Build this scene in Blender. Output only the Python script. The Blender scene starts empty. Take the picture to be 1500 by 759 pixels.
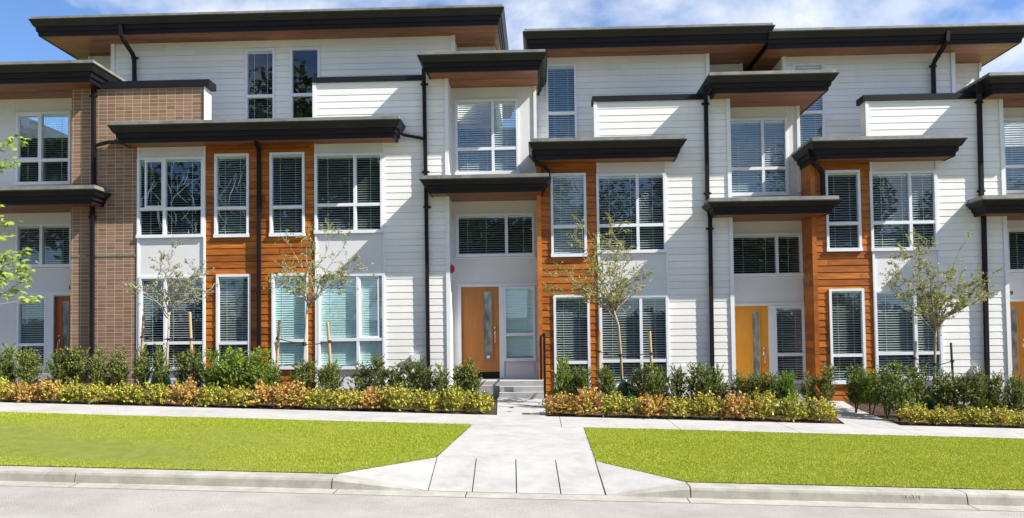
import bpy, math, random
import numpy as np
from mathutils import Vector, Matrix

random.seed(11)
rng = np.random.default_rng(11)
S = bpy.context.scene
COL = S.collection

# ------------------------------------------------------------------ camera
F, CX, CY = 1200.0, 750.0, 456.0
CAM = Vector((0.0, -18.5, 1.6))
YAW, PITCH, ROLL = math.atan(40 / F), math.atan(44 / F), -0.0125
ROT = Matrix.Rotation(YAW, 3, 'Z') @ Matrix.Rotation(math.pi / 2 + PITCH, 3, 'X') @ Matrix.Rotation(ROLL, 3, 'Z')
cd = bpy.data.cameras.new('camera')
cam = bpy.data.objects.new('camera', cd)
COL.objects.link(cam)
cam.matrix_world = Matrix.Translation(CAM) @ ROT.to_4x4()
cd.sensor_fit = 'HORIZONTAL'
cd.sensor_width = 36.0
cd.lens = F / 1500 * 36
cd.shift_y = (CY - 379.5) / 1500
cd.clip_start = 0.1
cd.clip_end = 2000
S.camera = cam


def at(px, py, Y):
    """point on the plane at depth Y seen at a position measured in the photograph"""
    r = ROT @ Vector(((px - CX) / F, -(py - CY) / F, -1.0))
    t = (Y - CAM.y) / r.y
    return CAM + r * t


def ax(px, py, Y): return at(px, py, Y).x
def az(px, py, Y): return at(px, py, Y).z


KN = [(-60, 0.0), (-9.95, 0.0), (-9.7, 0.13), (-5.8, 0.28), (-4.43, 0.31), (-1.2, 0.375), (0, 0.42), (60, 0.5)]


def zg(X, Y):
    p = float(np.interp(Y, [k[0] for k in KN], [k[1] for k in KN]))
    return p - gr(Y) * max(-40, min(40, X))


def gr(Y): return np.interp(Y, [-9.7, -5.8], [0.031, 0.035])


# ------------------------------------------------------------------ materials
def hexlin(r, g, b):
    f = lambda c: (c / 255 / 12.92) if c / 255 <= 0.04045 else ((c / 255 + 0.055) / 1.055) ** 2.4
    return (f(r), f(g), f(b), 1)


class NT:
    def __init__(self, name):
        self.m = bpy.data.materials.new(name)
        self.m.use_nodes = True
        self.t = self.m.node_tree
        self.n = self.t.nodes
        self.bsdf = self.n['Principled BSDF']
        self.out = self.n['Material Output']

    def add(self, typ, **kw):
        n = self.n.new(typ)
        for k, v in kw.items():
            if k.startswith('i_'):
                n.inputs[int(k[2:]) if k[2:].isdigit() else k[2:].replace('_', ' ')].default_value = v
            else:
                setattr(n, k, v)
        return n

    def link(self, a, b): self.t.links.new(a, b)

    def coord(self, which='Object', scale=(1, 1, 1), loc=(0, 0, 0)):
        tc = self.add('ShaderNodeTexCoord')
        mp = self.add('ShaderNodeMapping')
        mp.inputs['Scale'].default_value = scale
        mp.inputs['Location'].default_value = loc
        self.link(tc.outputs[which], mp.inputs['Vector'])
        return mp.outputs[0]

    def noise(self, vec, scale, detail=4, rough=0.6):
        n = self.add('ShaderNodeTexNoise')
        n.inputs['Scale'].default_value = scale
        n.inputs['Detail'].default_value = detail
        n.inputs['Roughness'].default_value = rough
        if vec is not None: self.link(vec, n.inputs['Vector'])
        return n.outputs['Fac']

    def ramp(self, fac, stops):
        r = self.add('ShaderNodeValToRGB')
        el = r.color_ramp.elements
        while len(el) < len(stops): el.new(0.5)
        for e, (p, c) in zip(el, stops):
            e.position = p
            e.color = c if len(c) == 4 else (*c, 1)
        self.link(fac, r.inputs[0])
        return r.outputs[0]

    def mix(self, fac, a, b, mode='MIX'):
        m = self.add('ShaderNodeMix', data_type='RGBA', blend_type=mode)
        for i, v in ((0, fac), (6, a), (7, b)):
            if hasattr(v, 'is_linked'): self.link(v, m.inputs[i])
            else: m.inputs[i].default_value = v
        return m.outputs[2]

    def bump(self, h, strength, dist=0.01):
        b = self.add('ShaderNodeBump')
        b.inputs['Strength'].default_value = strength
        b.inputs['Distance'].default_value = dist
        self.link(h, b.inputs['Height'])
        self.link(b.outputs[0], self.bsdf.inputs['Normal'])

    def base(self, c, rough=0.6, spec=None, metal=0):
        if hasattr(c, 'is_linked'): self.link(c, self.bsdf.inputs['Base Color'])
        else: self.bsdf.inputs['Base Color'].default_value = c
        self.bsdf.inputs['Roughness'].default_value = rough
        self.bsdf.inputs['Metallic'].default_value = metal
        if spec is not None: self.bsdf.inputs['Specular IOR Level'].default_value = spec
        return self.m


M = {}


def painted(name, c, rough=0.55, var=0.05, scale=1.2, spec=0.3, metal=0, bump=0.08):
    t = NT(name)
    v = t.coord()
    n = t.noise(v, scale, 6)
    lo = tuple(x * (1 - var) for x in c[:3]) + (1,)
    hi = tuple(min(1, x * (1 + var)) for x in c[:3]) + (1,)
    col = t.ramp(n, [(0.3, lo), (0.7, hi)])
    t.base(col, rough, spec, metal)
    if bump: t.bump(t.noise(v, 60, 3), bump, 0.004)
    M[name] = t.m
    return t


painted('panel', (0.68, 0.675, 0.67), 0.5, 0.04, 1.5)
painted('trim', (0.75, 0.76, 0.77), 0.45, 0.03, 3)
painted('vinyl', (0.74, 0.76, 0.80), 0.35, 0.02, 3, 0.45)
painted('dark_metal', (0.010, 0.008, 0.010), 0.5, 0.25, 2.5, 0.2)
painted('fascia', (0.011, 0.009, 0.012), 0.55, 0.2, 2.0, 0.2)
painted('gutter', (0.020, 0.018, 0.014), 0.45, 0.25, 2.0, 0.25)
painted('flashing', (0.22, 0.22, 0.19), 0.45, 0.3, 4, 0.4, 0.2)
painted('cap', (0.012, 0.012, 0.016), 0.5, 0.2, 2, 0.2)
painted('blind', (0.78, 0.78, 0.77), 0.5, 0.04, 2)
painted('blind_teal', (0.74, 0.90, 0.90), 0.5, 0.04, 2)
painted('interior', (0.05, 0.05, 0.048), 0.9, 0.1, 1, 0.1, bump=0)
painted('chrome', (0.6, 0.6, 0.6), 0.25, 0.05, 3, 0.5, 0.9, bump=0)
painted('red_plastic', (0.50, 0.02, 0.02), 0.4, 0.05, 3)
painted('bag_teal', (0.10, 0.27, 0.19), 0.45, 0.25, 6, 0.4, bump=0.4)
painted('bag_green', (0.008, 0.055, 0.022), 0.4, 0.3, 6, 0.4, bump=0.4)
painted('strap', (0.03, 0.03, 0.03), 0.7, 0.1, 3)
painted('reflection_strips', (0.62, 0.64, 0.66), 0.35, 0.15, 9, 0.5)  # pale tone for the imitated reflections in the left panes
painted('deck', (0.2, 0.2, 0.2), 0.8, 0.15, 1)
painted('electric_white', (0.75, 0.75, 0.75), 0.4, 0.03, 3)


def board_cells(t, board, length, axis='Z'):
    """a random number for every board length of a cladding (courses up, butt joints along X)"""
    gp = t.add('ShaderNodeNewGeometry')
    sep = t.add('ShaderNodeSeparateXYZ')
    t.link(gp.outputs['Position'], sep.inputs[0])

    def math_(op, a, b=None):
        n = t.add('ShaderNodeMath', operation=op)
        for k, q in enumerate((a, b)):
            if q is None: continue
            if hasattr(q, 'is_linked'): t.link(q, n.inputs[k])
            else: n.inputs[k].default_value = q
        return n.outputs[0]
    row = math_('FLOOR', math_('DIVIDE', sep.outputs[axis], board))
    wr = t.add('ShaderNodeTexWhiteNoise', noise_dimensions='1D')
    t.link(row, wr.inputs['W'])
    xs = math_('ADD', sep.outputs['X'], math_('MULTIPLY', wr.outputs[0], 9.7))
    colm = math_('FLOOR', math_('DIVIDE', xs, length))
    cb = t.add('ShaderNodeCombineXYZ')
    t.link(row, cb.inputs[0]); t.link(colm, cb.inputs[1])
    wn = t.add('ShaderNodeTexWhiteNoise', noise_dimensions='2D')
    t.link(cb.outputs[0], wn.inputs['Vector'])
    return gp.outputs['Position'], wn.outputs[0]


def wood(name, dark, light, board=0.152, rough=0.45, axis='Z', strong=1.0, length=1.9):
    t = NT(name)
    pos, rnd = board_cells(t, board, length, axis)
    off = t.add('ShaderNodeVectorMath', operation='ADD')
    cb = t.add('ShaderNodeCombineXYZ')
    mu = t.add('ShaderNodeMath', operation='MULTIPLY')
    mu.inputs[1].default_value = 37.0
    t.link(rnd, mu.inputs[0])
    t.link(mu.outputs[0], cb.inputs[0])
    t.link(pos, off.inputs[0])
    t.link(cb.outputs[0], off.inputs[1])

    def grain(sc, n, d, ro=0.6):
        mp = t.add('ShaderNodeMapping')
        mp.inputs['Scale'].default_value = sc
        t.link(off.outputs[0], mp.inputs[0])
        return t.noise(mp.outputs[0], n, d, ro)
    hz = axis == 'Z'
    g = grain((1.6, 14, 22) if hz else (1.6, 22, 14), 1.6, 6, 0.65)
    g2 = grain((0.9, 4, 5), 1.3, 4)
    col = t.ramp(g, [(0.28, dark), (0.72, light)])
    col = t.mix(1.0, col, t.ramp(g2, [(0.3, (0.70, 0.69, 0.68)), (0.7, (1.16, 1.17, 1.18))]), 'MULTIPLY')
    col = t.mix(strong, col, t.ramp(rnd, [(0, (0.66, 0.64, 0.62)), (0.5, (0.95, 0.95, 0.95)), (1, (1.16, 1.18, 1.20))]), 'MULTIPLY')
    kn = t.noise(grain and off.outputs[0], 5.5, 1, 0.4)
    col = t.mix(t.ramp(kn, [(0.70, (0, 0, 0)), (0.74, (0.55,) * 3)]), col, (dark[0] * 0.45, dark[1] * 0.4, dark[2] * 0.4, 1))
    t.base(col, rough, 0.3)
    t.bump(g, 0.3, 0.004)
    M[name] = t.m


# lap siding: painted fibre cement with faint wood grain and slight weathering streaks
t = NT('siding')
v = t.coord(scale=(1, 1, 1))
g = t.noise(t.coord(scale=(3, 3, 60)), 3, 4)
w = t.noise(t.coord(scale=(2.5, 2.5, 0.35)), 2.0, 5)
c = t.mix(t.ramp(w, [(0.35, (0, 0, 0)), (0.75, (1, 1, 1))]), (0.83, 0.813, 0.778, 1), (0.79, 0.774, 0.742, 1))
pos, rnd = board_cells(t, 0.152, 3.1)
c = t.mix(1.0, c, t.ramp(rnd, [(0, (0.93, 0.93, 0.925)), (1, (1.02, 1.02, 1.02))]), 'MULTIPLY')
t.base(c, 0.55, 0.3)
t.bump(g, 0.12, 0.002)
M['siding'] = t.m
wood('cedar', (0.26, 0.064, 0.009), (0.54, 0.180, 0.024))
wood('cedar_trim', (0.42, 0.12, 0.016), (0.58, 0.19, 0.03), board=3.0)
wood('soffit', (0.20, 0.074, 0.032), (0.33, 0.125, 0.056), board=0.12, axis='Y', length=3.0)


def doorwood(name, dark, light):
    t = NT(name)
    v = t.coord(scale=(26, 20, 1.4))
    g = t.noise(v, 1.5, 6, 0.6)
    t.base(t.ramp(g, [(0.25, dark), (0.75, light)]), 0.35, 0.4)
    t.bump(g, 0.1, 0.002)
    M[name] = t.m


doorwood('door_oak', (0.36, 0.135, 0.035), (0.50, 0.205, 0.06))
doorwood('door_honey', (0.60, 0.235, 0.020), (0.74, 0.33, 0.04))
doorwood('door_red', (0.28, 0.07, 0.018), (0.38, 0.11, 0.03))
doorwood('door_orange', (0.50, 0.165, 0.02), (0.62, 0.23, 0.035))
doorwood('stake', (0.36, 0.22, 0.11), (0.52, 0.36, 0.20))

# brick, stacked bond
t = NT('brick')
tc = t.add('ShaderNodeTexCoord')
sep = t.add('ShaderNodeSeparateXYZ')
t.link(tc.outputs['Object'], sep.inputs[0])
ad = t.add('ShaderNodeMath', operation='ADD')
t.link(sep.outputs['X'], ad.inputs[0])
t.link(sep.outputs['Y'], ad.inputs[1])
cb = t.add('ShaderNodeCombineXYZ')
t.link(ad.outputs[0], cb.inputs[0])
t.link(sep.outputs['Z'], cb.inputs[1])
bk = t.add('ShaderNodeTexBrick', offset=0.0, offset_frequency=1, squash=1.0)
t.link(cb.outputs[0], bk.inputs['Vector'])
bk.inputs['Color1'].default_value = (0.235, 0.135, 0.088, 1)
bk.inputs['Color2'].default_value = (0.32, 0.205, 0.140, 1)
bk.inputs['Mortar'].default_value = (0.52, 0.44, 0.33, 1)
bk.inputs['Scale'].default_value = 1.0
bk.inputs['Mortar Size'].default_value = 0.0062
bk.inputs['Mortar Smooth'].default_value = 0.2
bk.inputs['Bias'].default_value = 0.0
bk.inputs['Brick Width'].default_value = 0.200
bk.inputs['Row Height'].default_value = 0.083
n = t.noise(t.coord(), 25, 5)
col = t.mix(0.35, bk.outputs['Color'], t.ramp(n, [(0.25, (0.35,) * 3), (0.75, (1.0, 0.95, 0.9))]), 'MULTIPLY')
t.base(col, 0.85, 0.15)
inv = t.add('ShaderNodeMath', operation='SUBTRACT')
inv.inputs[0].default_value = 1.0
t.link(bk.outputs['Fac'], inv.inputs[1])
t.bump(inv.outputs[0], 0.6, 0.008)
M['brick'] = t.m

# window glass
t = NT('glass')
tr = t.add('ShaderNodeBsdfTransparent')
tr.inputs[0].default_value = (0.84, 0.92, 0.90, 1)
gl = t.add('ShaderNodeBsdfGlossy')
gl.inputs['Roughness'].default_value = 0.015
gl.inputs['Color'].default_value = (0.92, 0.97, 1.0, 1)
bn = t.add('ShaderNodeBump')
bn.inputs['Strength'].default_value = 0.06
bn.inputs['Distance'].default_value = 0.02
t.link(t.noise(t.coord(), 1.3, 2), bn.inputs['Height'])
t.link(bn.outputs[0], gl.inputs['Normal'])
lw = t.add('ShaderNodeLayerWeight')
lw.inputs['Blend'].default_value = 0.5
pw = t.add('ShaderNodeMath', operation='POWER')
pw.inputs[1].default_value = 4.0
t.link(lw.outputs['Facing'], pw.inputs[0])
fr = t.add('ShaderNodeMath', operation='MULTIPLY_ADD')
fr.inputs[1].default_value = 0.75
fr.inputs[2].default_value = 0.105
t.link(pw.outputs[0], fr.inputs[0])
mx = t.add('ShaderNodeMixShader')
t.link(fr.outputs[0], mx.inputs[0])
t.link(tr.outputs[0], mx.inputs[1])
t.link(gl.outputs[0], mx.inputs[2])
t.link(mx.outputs[0], t.out.inputs[0])
M['glass'] = t.m
t = NT('door_glass')
t.base(t.ramp(t.noise(t.coord(scale=(2, 2, 1)), 3.2, 3), [(0.35, (0.10, 0.125, 0.11)), (0.5, (0.20, 0.235, 0.215)), (0.68, (0.36, 0.40, 0.38))]), 0.10, 0.7)  # varying pane reflection painted in as lighter and darker noise tones
M['door_glass'] = t.m


def ground_mat(name, stops, scale, fine, rough=0.9, bump=0.4, dist=0.01, spec=0.2, big=None):
    t = NT(name)
    v = t.coord('Object')
    n = t.noise(v, scale, 6, 0.7)
    col = t.ramp(n, stops)
    f = t.noise(v, fine, 3, 0.7)
    col = t.mix(0.6, col, t.ramp(f, [(0.3, (0.72,) * 3), (0.7, (1.12,) * 3)]), 'MULTIPLY')
    if big:
        b = t.noise(v, big, 5, 0.6)
        col = t.mix(0.8, col, t.ramp(b, [(0.35, (0.86, 0.85, 0.83)), (0.65, (1.04, 1.04, 1.04))]), 'MULTIPLY')
    t.base(col, rough, spec)
    t.bump(f, bump, dist)
    M[name] = t.m


ground_mat('asphalt', [(0.3, (0.30, 0.285, 0.27)), (0.7, (0.39, 0.372, 0.355))], 2.0, 75, big=0.6, bump=1.0, dist=0.012)
ground_mat('concrete', [(0.3, (0.315, 0.307, 0.300)), (0.5, (0.375, 0.368, 0.362)), (0.72, (0.40, 0.394, 0.388))], 1.3, 110, bump=0.3, dist=0.004, big=4.5)
ground_mat('curb_concrete', [(0.3, (0.27, 0.255, 0.225)), (0.7, (0.41, 0.395, 0.36))], 3.5, 120, bump=0.25, dist=0.004, big=1.3)
ground_mat('mulch', [(0.3, (0.035, 0.022, 0.014)), (0.7, (0.10, 0.065, 0.04))], 12, 60, bump=1.0, dist=0.03)
ground_mat('soil_green', [(0.3, (0.13, 0.17, 0.02)), (0.7, (0.22, 0.24, 0.05))], 5, 90, bump=0.8, dist=0.02)
ground_mat('foundation', [(0.3, (0.30, 0.30, 0.295)), (0.7, (0.40, 0.40, 0.39))], 2, 80, bump=0.3)


def leaf_mat(name, cols, trans=0.3, rough=0.55, clump=None, clump_scale=3.0):
    """cols: ramp over a random number per leaf; clump: second ramp colour in patches"""
    t = NT(name)
    gi = t.add('ShaderNodeNewGeometry')
    col = t.ramp(gi.outputs['Random Per Island'], [(i / (len(cols) - 1), c) for i, c in enumerate(cols)])
    if clump:
        oi = t.add('ShaderNodeObjectInfo')
        tc = t.add('ShaderNodeTexCoord')
        ad = t.add('ShaderNodeVectorMath', operation='ADD')
        sc = t.add('ShaderNodeVectorMath', operation='SCALE')
        sc.inputs['Scale'].default_value = 1.0
        t.link(oi.outputs['Location'], sc.inputs[0])
        t.link(tc.outputs['Object'], ad.inputs[0])
        t.link(sc.outputs[0], ad.inputs[1])
        n = t.noise(ad.outputs[0], clump_scale, 3)
        mk = t.ramp(n, [(0.42, (0, 0, 0)), (0.62, (1, 1, 1))])
        c2 = t.ramp(gi.outputs['Random Per Island'], [(i / (len(clump) - 1), c) for i, c in enumerate(clump)])
        col = t.mix(mk, col, c2)
    t.base(col, rough, 0.25)
    tl = t.add('ShaderNodeBsdfTranslucent')
    t.link(col, tl.inputs[0])
    mx = t.add('ShaderNodeMixShader')
    mx.inputs[0].default_value = trans
    t.link(t.bsdf.outputs[0], mx.inputs[1])
    t.link(tl.outputs[0], mx.inputs[2])
    t.link(mx.outputs[0], t.out.inputs[0])
    M[name] = t.m


leaf_mat('yew_dark', [(0.035, 0.065, 0.015), (0.10, 0.145, 0.028), (0.20, 0.24, 0.045), (0.33, 0.34, 0.10)], 0.2)
leaf_mat('yew_bright', [(0.07, 0.14, 0.02), (0.15, 0.25, 0.03), (0.26, 0.36, 0.05), (0.22, 0.25, 0.05)], 0.25)
leaf_mat('spirea_gold', [(0.07, 0.11, 0.02), (0.22, 0.29, 0.03), (0.46, 0.47, 0.06), (0.58, 0.52, 0.09), (0.36, 0.40, 0.05)], 0.2,
         clump=[(0.10, 0.13, 0.02), (0.44, 0.40, 0.06), (0.60, 0.44, 0.10), (0.56, 0.30, 0.09), (0.54, 0.50, 0.08)], clump_scale=7.0)
leaf_mat('spirea_orange', [(0.07, 0.11, 0.02), (0.36, 0.36, 0.05), (0.58, 0.46, 0.09), (0.58, 0.34, 0.11), (0.42, 0.42, 0.05)], 0.2,
         clump=[(0.10, 0.13, 0.02), (0.52, 0.20, 0.08), (0.60, 0.30, 0.13), (0.50, 0.16, 0.07), (0.58, 0.40, 0.12)], clump_scale=7.0)
leaf_mat('spirea_green', [(0.07, 0.11, 0.02), (0.15, 0.23, 0.03), (0.28, 0.36, 0.04), (0.48, 0.48, 0.06), (0.24, 0.31, 0.05)], 0.2,
         clump=[(0.10, 0.13, 0.02), (0.48, 0.34, 0.07), (0.56, 0.44, 0.07), (0.38, 0.38, 0.05), (0.58, 0.32, 0.09)], clump_scale=7.0)
leaf_mat('olive_leaf', [(0.12, 0.17, 0.03), (0.22, 0.26, 0.05), (0.33, 0.35, 0.08), (0.44, 0.41, 0.16)], 0.3)
leaf_mat('pale_leaf', [(0.16, 0.18, 0.07), (0.26, 0.27, 0.12), (0.38, 0.36, 0.22), (0.20, 0.20, 0.08)], 0.3)
leaf_mat('maple_leaf', [(0.15, 0.25, 0.03), (0.24, 0.33, 0.045), (0.33, 0.41, 0.08)], 0.35)
leaf_mat('tree_leaf', [(0.03, 0.06, 0.012), (0.055, 0.10, 0.02), (0.08, 0.13, 0.03)], 0.25)
leaf_mat('grass', [(0.27, 0.345, 0.020), (0.33, 0.395, 0.024), (0.39, 0.445, 0.034), (0.45, 0.48, 0.07)], 0.35,
         clump=[(0.31, 0.365, 0.022), (0.37, 0.425, 0.030), (0.42, 0.46, 0.050), (0.52, 0.50, 0.13)], clump_scale=1.6)
ground_mat('bark_pale', [(0.3, (0.30, 0.27, 0.22)), (0.7, (0.46, 0.43, 0.37))], 14, 90, bump=0.5)
ground_mat('bark_tan', [(0.3, (0.26, 0.20, 0.12)), (0.7, (0.42, 0.34, 0.22))], 14, 90, bump=0.5)
ground_mat('bark_dark', [(0.3, (0.05, 0.035, 0.025)), (0.7, (0.12, 0.09, 0.06))], 14, 90, bump=0.5)


# ------------------------------------------------------------------ mesh helpers
class MB:
    def __init__(self): self.v, self.f, self.mi = [], [], []

    def face(self, pts, mi=0):
        i = len(self.v)
        self.v += [tuple(p) for p in pts]
        self.f.append(tuple(range(i, i + len(pts))))
        self.mi.append(mi)

    def box(self, x0, x1, y0, y1, z0, z1, mi=0, skip=''):
        x0, x1 = min(x0, x1), max(x0, x1)
        y0, y1 = min(y0, y1), max(y0, y1)
        z0, z1 = min(z0, z1), max(z0, z1)
        i = len(self.v)
        self.v += [(x0, y0, z0), (x1, y0, z0), (x1, y1, z0), (x0, y1, z0), (x0, y0, z1), (x1, y0, z1), (x1, y1, z1), (x0, y1, z1)]
        for f in ((0, 3, 2, 1), (4, 5, 6, 7), (0, 1, 5, 4), (1, 2, 6, 5), (2, 3, 7, 6), (3, 0, 4, 7)):
            self.f.append(tuple(i + k for k in f))
            self.mi.append(mi)

    def tube(self, pts, radii, n=8, square=False, cap=True, mi=0):
        pts = [Vector(p) for p in pts]
        if not hasattr(radii, '__len__'): radii = [radii] * len(pts)
        rings = []
        prev_u = None
        for k, p in enumerate(pts):
            if k == 0: d = pts[1] - p
            elif k == len(pts) - 1: d = p - pts[k - 1]
            else: d = (pts[k + 1] - p).normalized() + (p - pts[k - 1]).normalized()
            if d.length < 1e-9: d = Vector((0, 0, 1))
            d.normalize()
            ref = Vector((0, 1, 0)) if abs(d.y) < 0.9 else Vector((1, 0, 0))
            if prev_u is not None and not square:
                u = prev_u - d * prev_u.dot(d)
                u = u.normalized() if u.length > 1e-6 else d.cross(ref).normalized()
            else: u = d.cross(ref).normalized()
            prev_u = u
            w = d.cross(u)
            m = 4 if square else n
            o = math.pi / 4 if square else 0
            r = radii[k] * (1.414 if square else 1)
            ring = []
            for j in range(m):
                a = o + 2 * math.pi * j / m
                ring.append(len(self.v))
                self.v.append(tuple(p + u * (math.cos(a) * r) + w * (math.sin(a) * r)))
            rings.append(ring)
        for a, b in zip(rings, rings[1:]):
            m = len(a)
            for j in range(m):
                self.f.append((a[j], a[(j + 1) % m], b[(j + 1) % m], b[j]))
                self.mi.append(mi)
        if cap:
            self.f.append(tuple(reversed(rings[0]))); self.mi.append(mi)
            self.f.append(tuple(rings[-1])); self.mi.append(mi)

    def build(self, name, mats, parent=None, origin=(0, 0, 0), smooth=False):
        ox, oy, oz = origin
        me = bpy.data.meshes.new(name)
        me.from_pydata([(x - ox, y - oy, z - oz) for x, y, z in self.v], [], self.f)
        if not isinstance(mats, (list, tuple)): mats = [mats]
        for m in mats: me.materials.append(M[m] if isinstance(m, str) else m)
        if len(mats) > 1: me.polygons.foreach_set('material_index', self.mi)
        if smooth: me.polygons.foreach_set('use_smooth', [True] * len(self.f))
        me.update()
        o = bpy.data.objects.new(name, me)
        COL.objects.link(o)
        if parent: o.parent = parent
        else: o.location = origin
        return o


def tag(o, label, cat, group=None, kind=None):
    if label: o['label'] = label
    if cat: o['category'] = cat
    if group: o['group'] = group
    if kind: o['kind'] = kind
    return o


def empty(name, loc):
    o = bpy.data.objects.new(name, None)
    o.empty_display_size = 0.3
    o.location = loc
    COL.objects.link(o)
    return o


def arr_mesh(name, verts, nper, mat, parent=None):
    """verts (N*nper,3): N separate faces of nper corners, fast"""
    N = len(verts) // nper
    me = bpy.data.meshes.new(name)
    me.vertices.add(len(verts))
    me.vertices.foreach_set('co', np.ascontiguousarray(verts, dtype=np.float32).ravel())
    me.loops.add(len(verts))
    me.loops.foreach_set('vertex_index', np.arange(len(verts), dtype=np.int32))
    me.polygons.add(N)
    me.polygons.foreach_set('loop_start', np.arange(0, len(verts), nper, dtype=np.int32))
    me.materials.append(M[mat])
    me.update(calc_edges=True)
    o = bpy.data.objects.new(name, me)
    COL.objects.link(o)
    if parent: o.parent = parent
    return o


def unit(a):
    return a / np.maximum(np.linalg.norm(a, axis=1, keepdims=True), 1e-9)


def leaf_quads(c, d, L, W, fold=0.25):
    """c centres (N,3), d direction (N,3), L length (N,), W width (N,) -> diamond leaves"""
    N = len(c)
    d = unit(d)
    r = unit(rng.normal(size=(N, 3)))
    s = unit(np.cross(d, r))
    nrm = np.cross(d, s)
    L = np.broadcast_to(L, (N,))[:, None]
    W = np.broadcast_to(W, (N,))[:, None]
    b = c - d * L * 0.5
    tp = c + d * L * 0.5
    m = c - d * L * 0.05 + nrm * W * fold
    q = np.stack([b, m + s * W * 0.5, tp, m - s * W * 0.5], axis=1)
    return q.reshape(-1, 3)


# ------------------------------------------------------------------ building pieces
YF, YR, YT, YB = 0.0, 0.7, 1.4, 2.2     # front, recess, third floor, set-back bits
LIP = -0.68
COURSE = 0.152


class House:
    def __init__(self, label, px):
        x = ax(px, 560, 0)
        self.o = (x, 0.0, zg(x, 0))
        self.root = empty('townhouse', self.o)
        tag(self.root, label, 'townhouse', 'townhouses in the row')

    def build(self, mb, name, mats, parent=None, label=None, smooth=False):
        if name.endswith('_trim') and len(mb.f) > 6:
            for k in range(0, len(mb.f), 6):
                m1 = MB()
                i0 = mb.f[k][0]
                m1.v = mb.v[i0:i0 + 8]
                m1.f = [tuple(j - i0 for j in f) for f in mb.f[k:k + 6]]
                m1.mi = [0] * 6
                m1.build(name, mats, self.root, self.o)
            return None
        ob = mb.build(name, mats, parent or self.root, self.o, smooth)
        if label: ob['label'] = label
        return ob


def wall(mb, x0, x1, z0, z1, y, holes=(), lap=None, reveal=0.10, zb=0.0, mi=0):
    hs = [h for h in holes if h[1] > x0 and h[0] < x1 and h[3] > z0 and h[2] < z1]
    xs = sorted({x0, x1, *[min(max(v, x0), x1) for h in hs for v in h[:2]]})
    zs = {z0, z1, *[min(max(v, z0), z1) for h in hs for v in h[2:]]}
    if lap:
        k = math.floor((z0 - zb) / lap[0]) + 1
        while zb + k * lap[0] < z1 - 1e-4:
            zs.add(zb + k * lap[0])
            if zb + k * lap[0] + lap[2] < z1 - 1e-4: zs.add(zb + k * lap[0] + lap[2])
            k += 1
    zs = sorted(zs)

    def off(z, up):
        if not lap: return 0.0
        q = (z - zb) / lap[0]
        fr = q - math.floor(q + 1e-6)
        if fr < 1e-5: fr = 0.0 if up else 1.0
        return lap[1] * (1 - fr)
    for a, b in zip(zs, zs[1:]):
        if b - a < 1e-5: continue
        cells = []
        for c, d in zip(xs, xs[1:]):
            if d - c < 1e-5: continue
            mx, mz = (c + d) / 2, (a + b) / 2
            if any(h[0] < mx < h[1] and h[2] < mz < h[3] for h in hs): continue
            if cells and abs(cells[-1][1] - c) < 1e-6: cells[-1][1] = d
            else: cells.append([c, d])
        ya, yb_ = y - off(a, True), y - off(b, False)
        groove = under = False
        if lap:
            fa = ((a - zb) / lap[0]) % 1.0
            if fa > 1 - 1e-5: fa = 0.0
            gf = lap[2] / lap[0]
            fm = (((a + b) / 2 - zb) / lap[0]) % 1.0
            groove = fm < gf
            under = abs(fa - gf) < 1e-4
        yg = y + 0.012
        for c, d in cells:
            if groove:
                mb.face([(c, yg, a), (d, yg, a), (d, yg, b), (c, yg, b)], mi)
                mb.face([(c, y, a), (d, y, a), (d, yg, a), (c, yg, a)], mi)
                continue
            mb.face([(c, ya, a), (d, ya, a), (d, yb_, b), (c, yb_, b)], mi)
            if under:
                mb.face([(c, yg, a), (d, yg, a), (d, ya, a), (c, ya, a)], mi)
    for h in hs:
        a, b, c, d = h
        r = y + reveal
        mb.face([(a, y, c), (a, y, d), (a, r, d), (a, r, c)], mi)
        mb.face([(b, y, c), (b, r, c), (b, r, d), (b, y, d)], mi)
        mb.face([(a, y, d), (b, y, d), (b, r, d), (a, r, d)], mi)
        mb.face([(a, y, c), (a, r, c), (b, r, c), (b, y, c)], mi)


LAP = (COURSE, 0.0060, 0.011)
LAPW = (COURSE, 0.0100, 0.016)


def rect(l, r, t, b, Y):
    mx, my = (l + r) / 2, (t + b) / 2
    return [ax(l, my, Y), ax(r, my, Y), az(mx, b, Y), az(mx, t, Y)]


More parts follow.
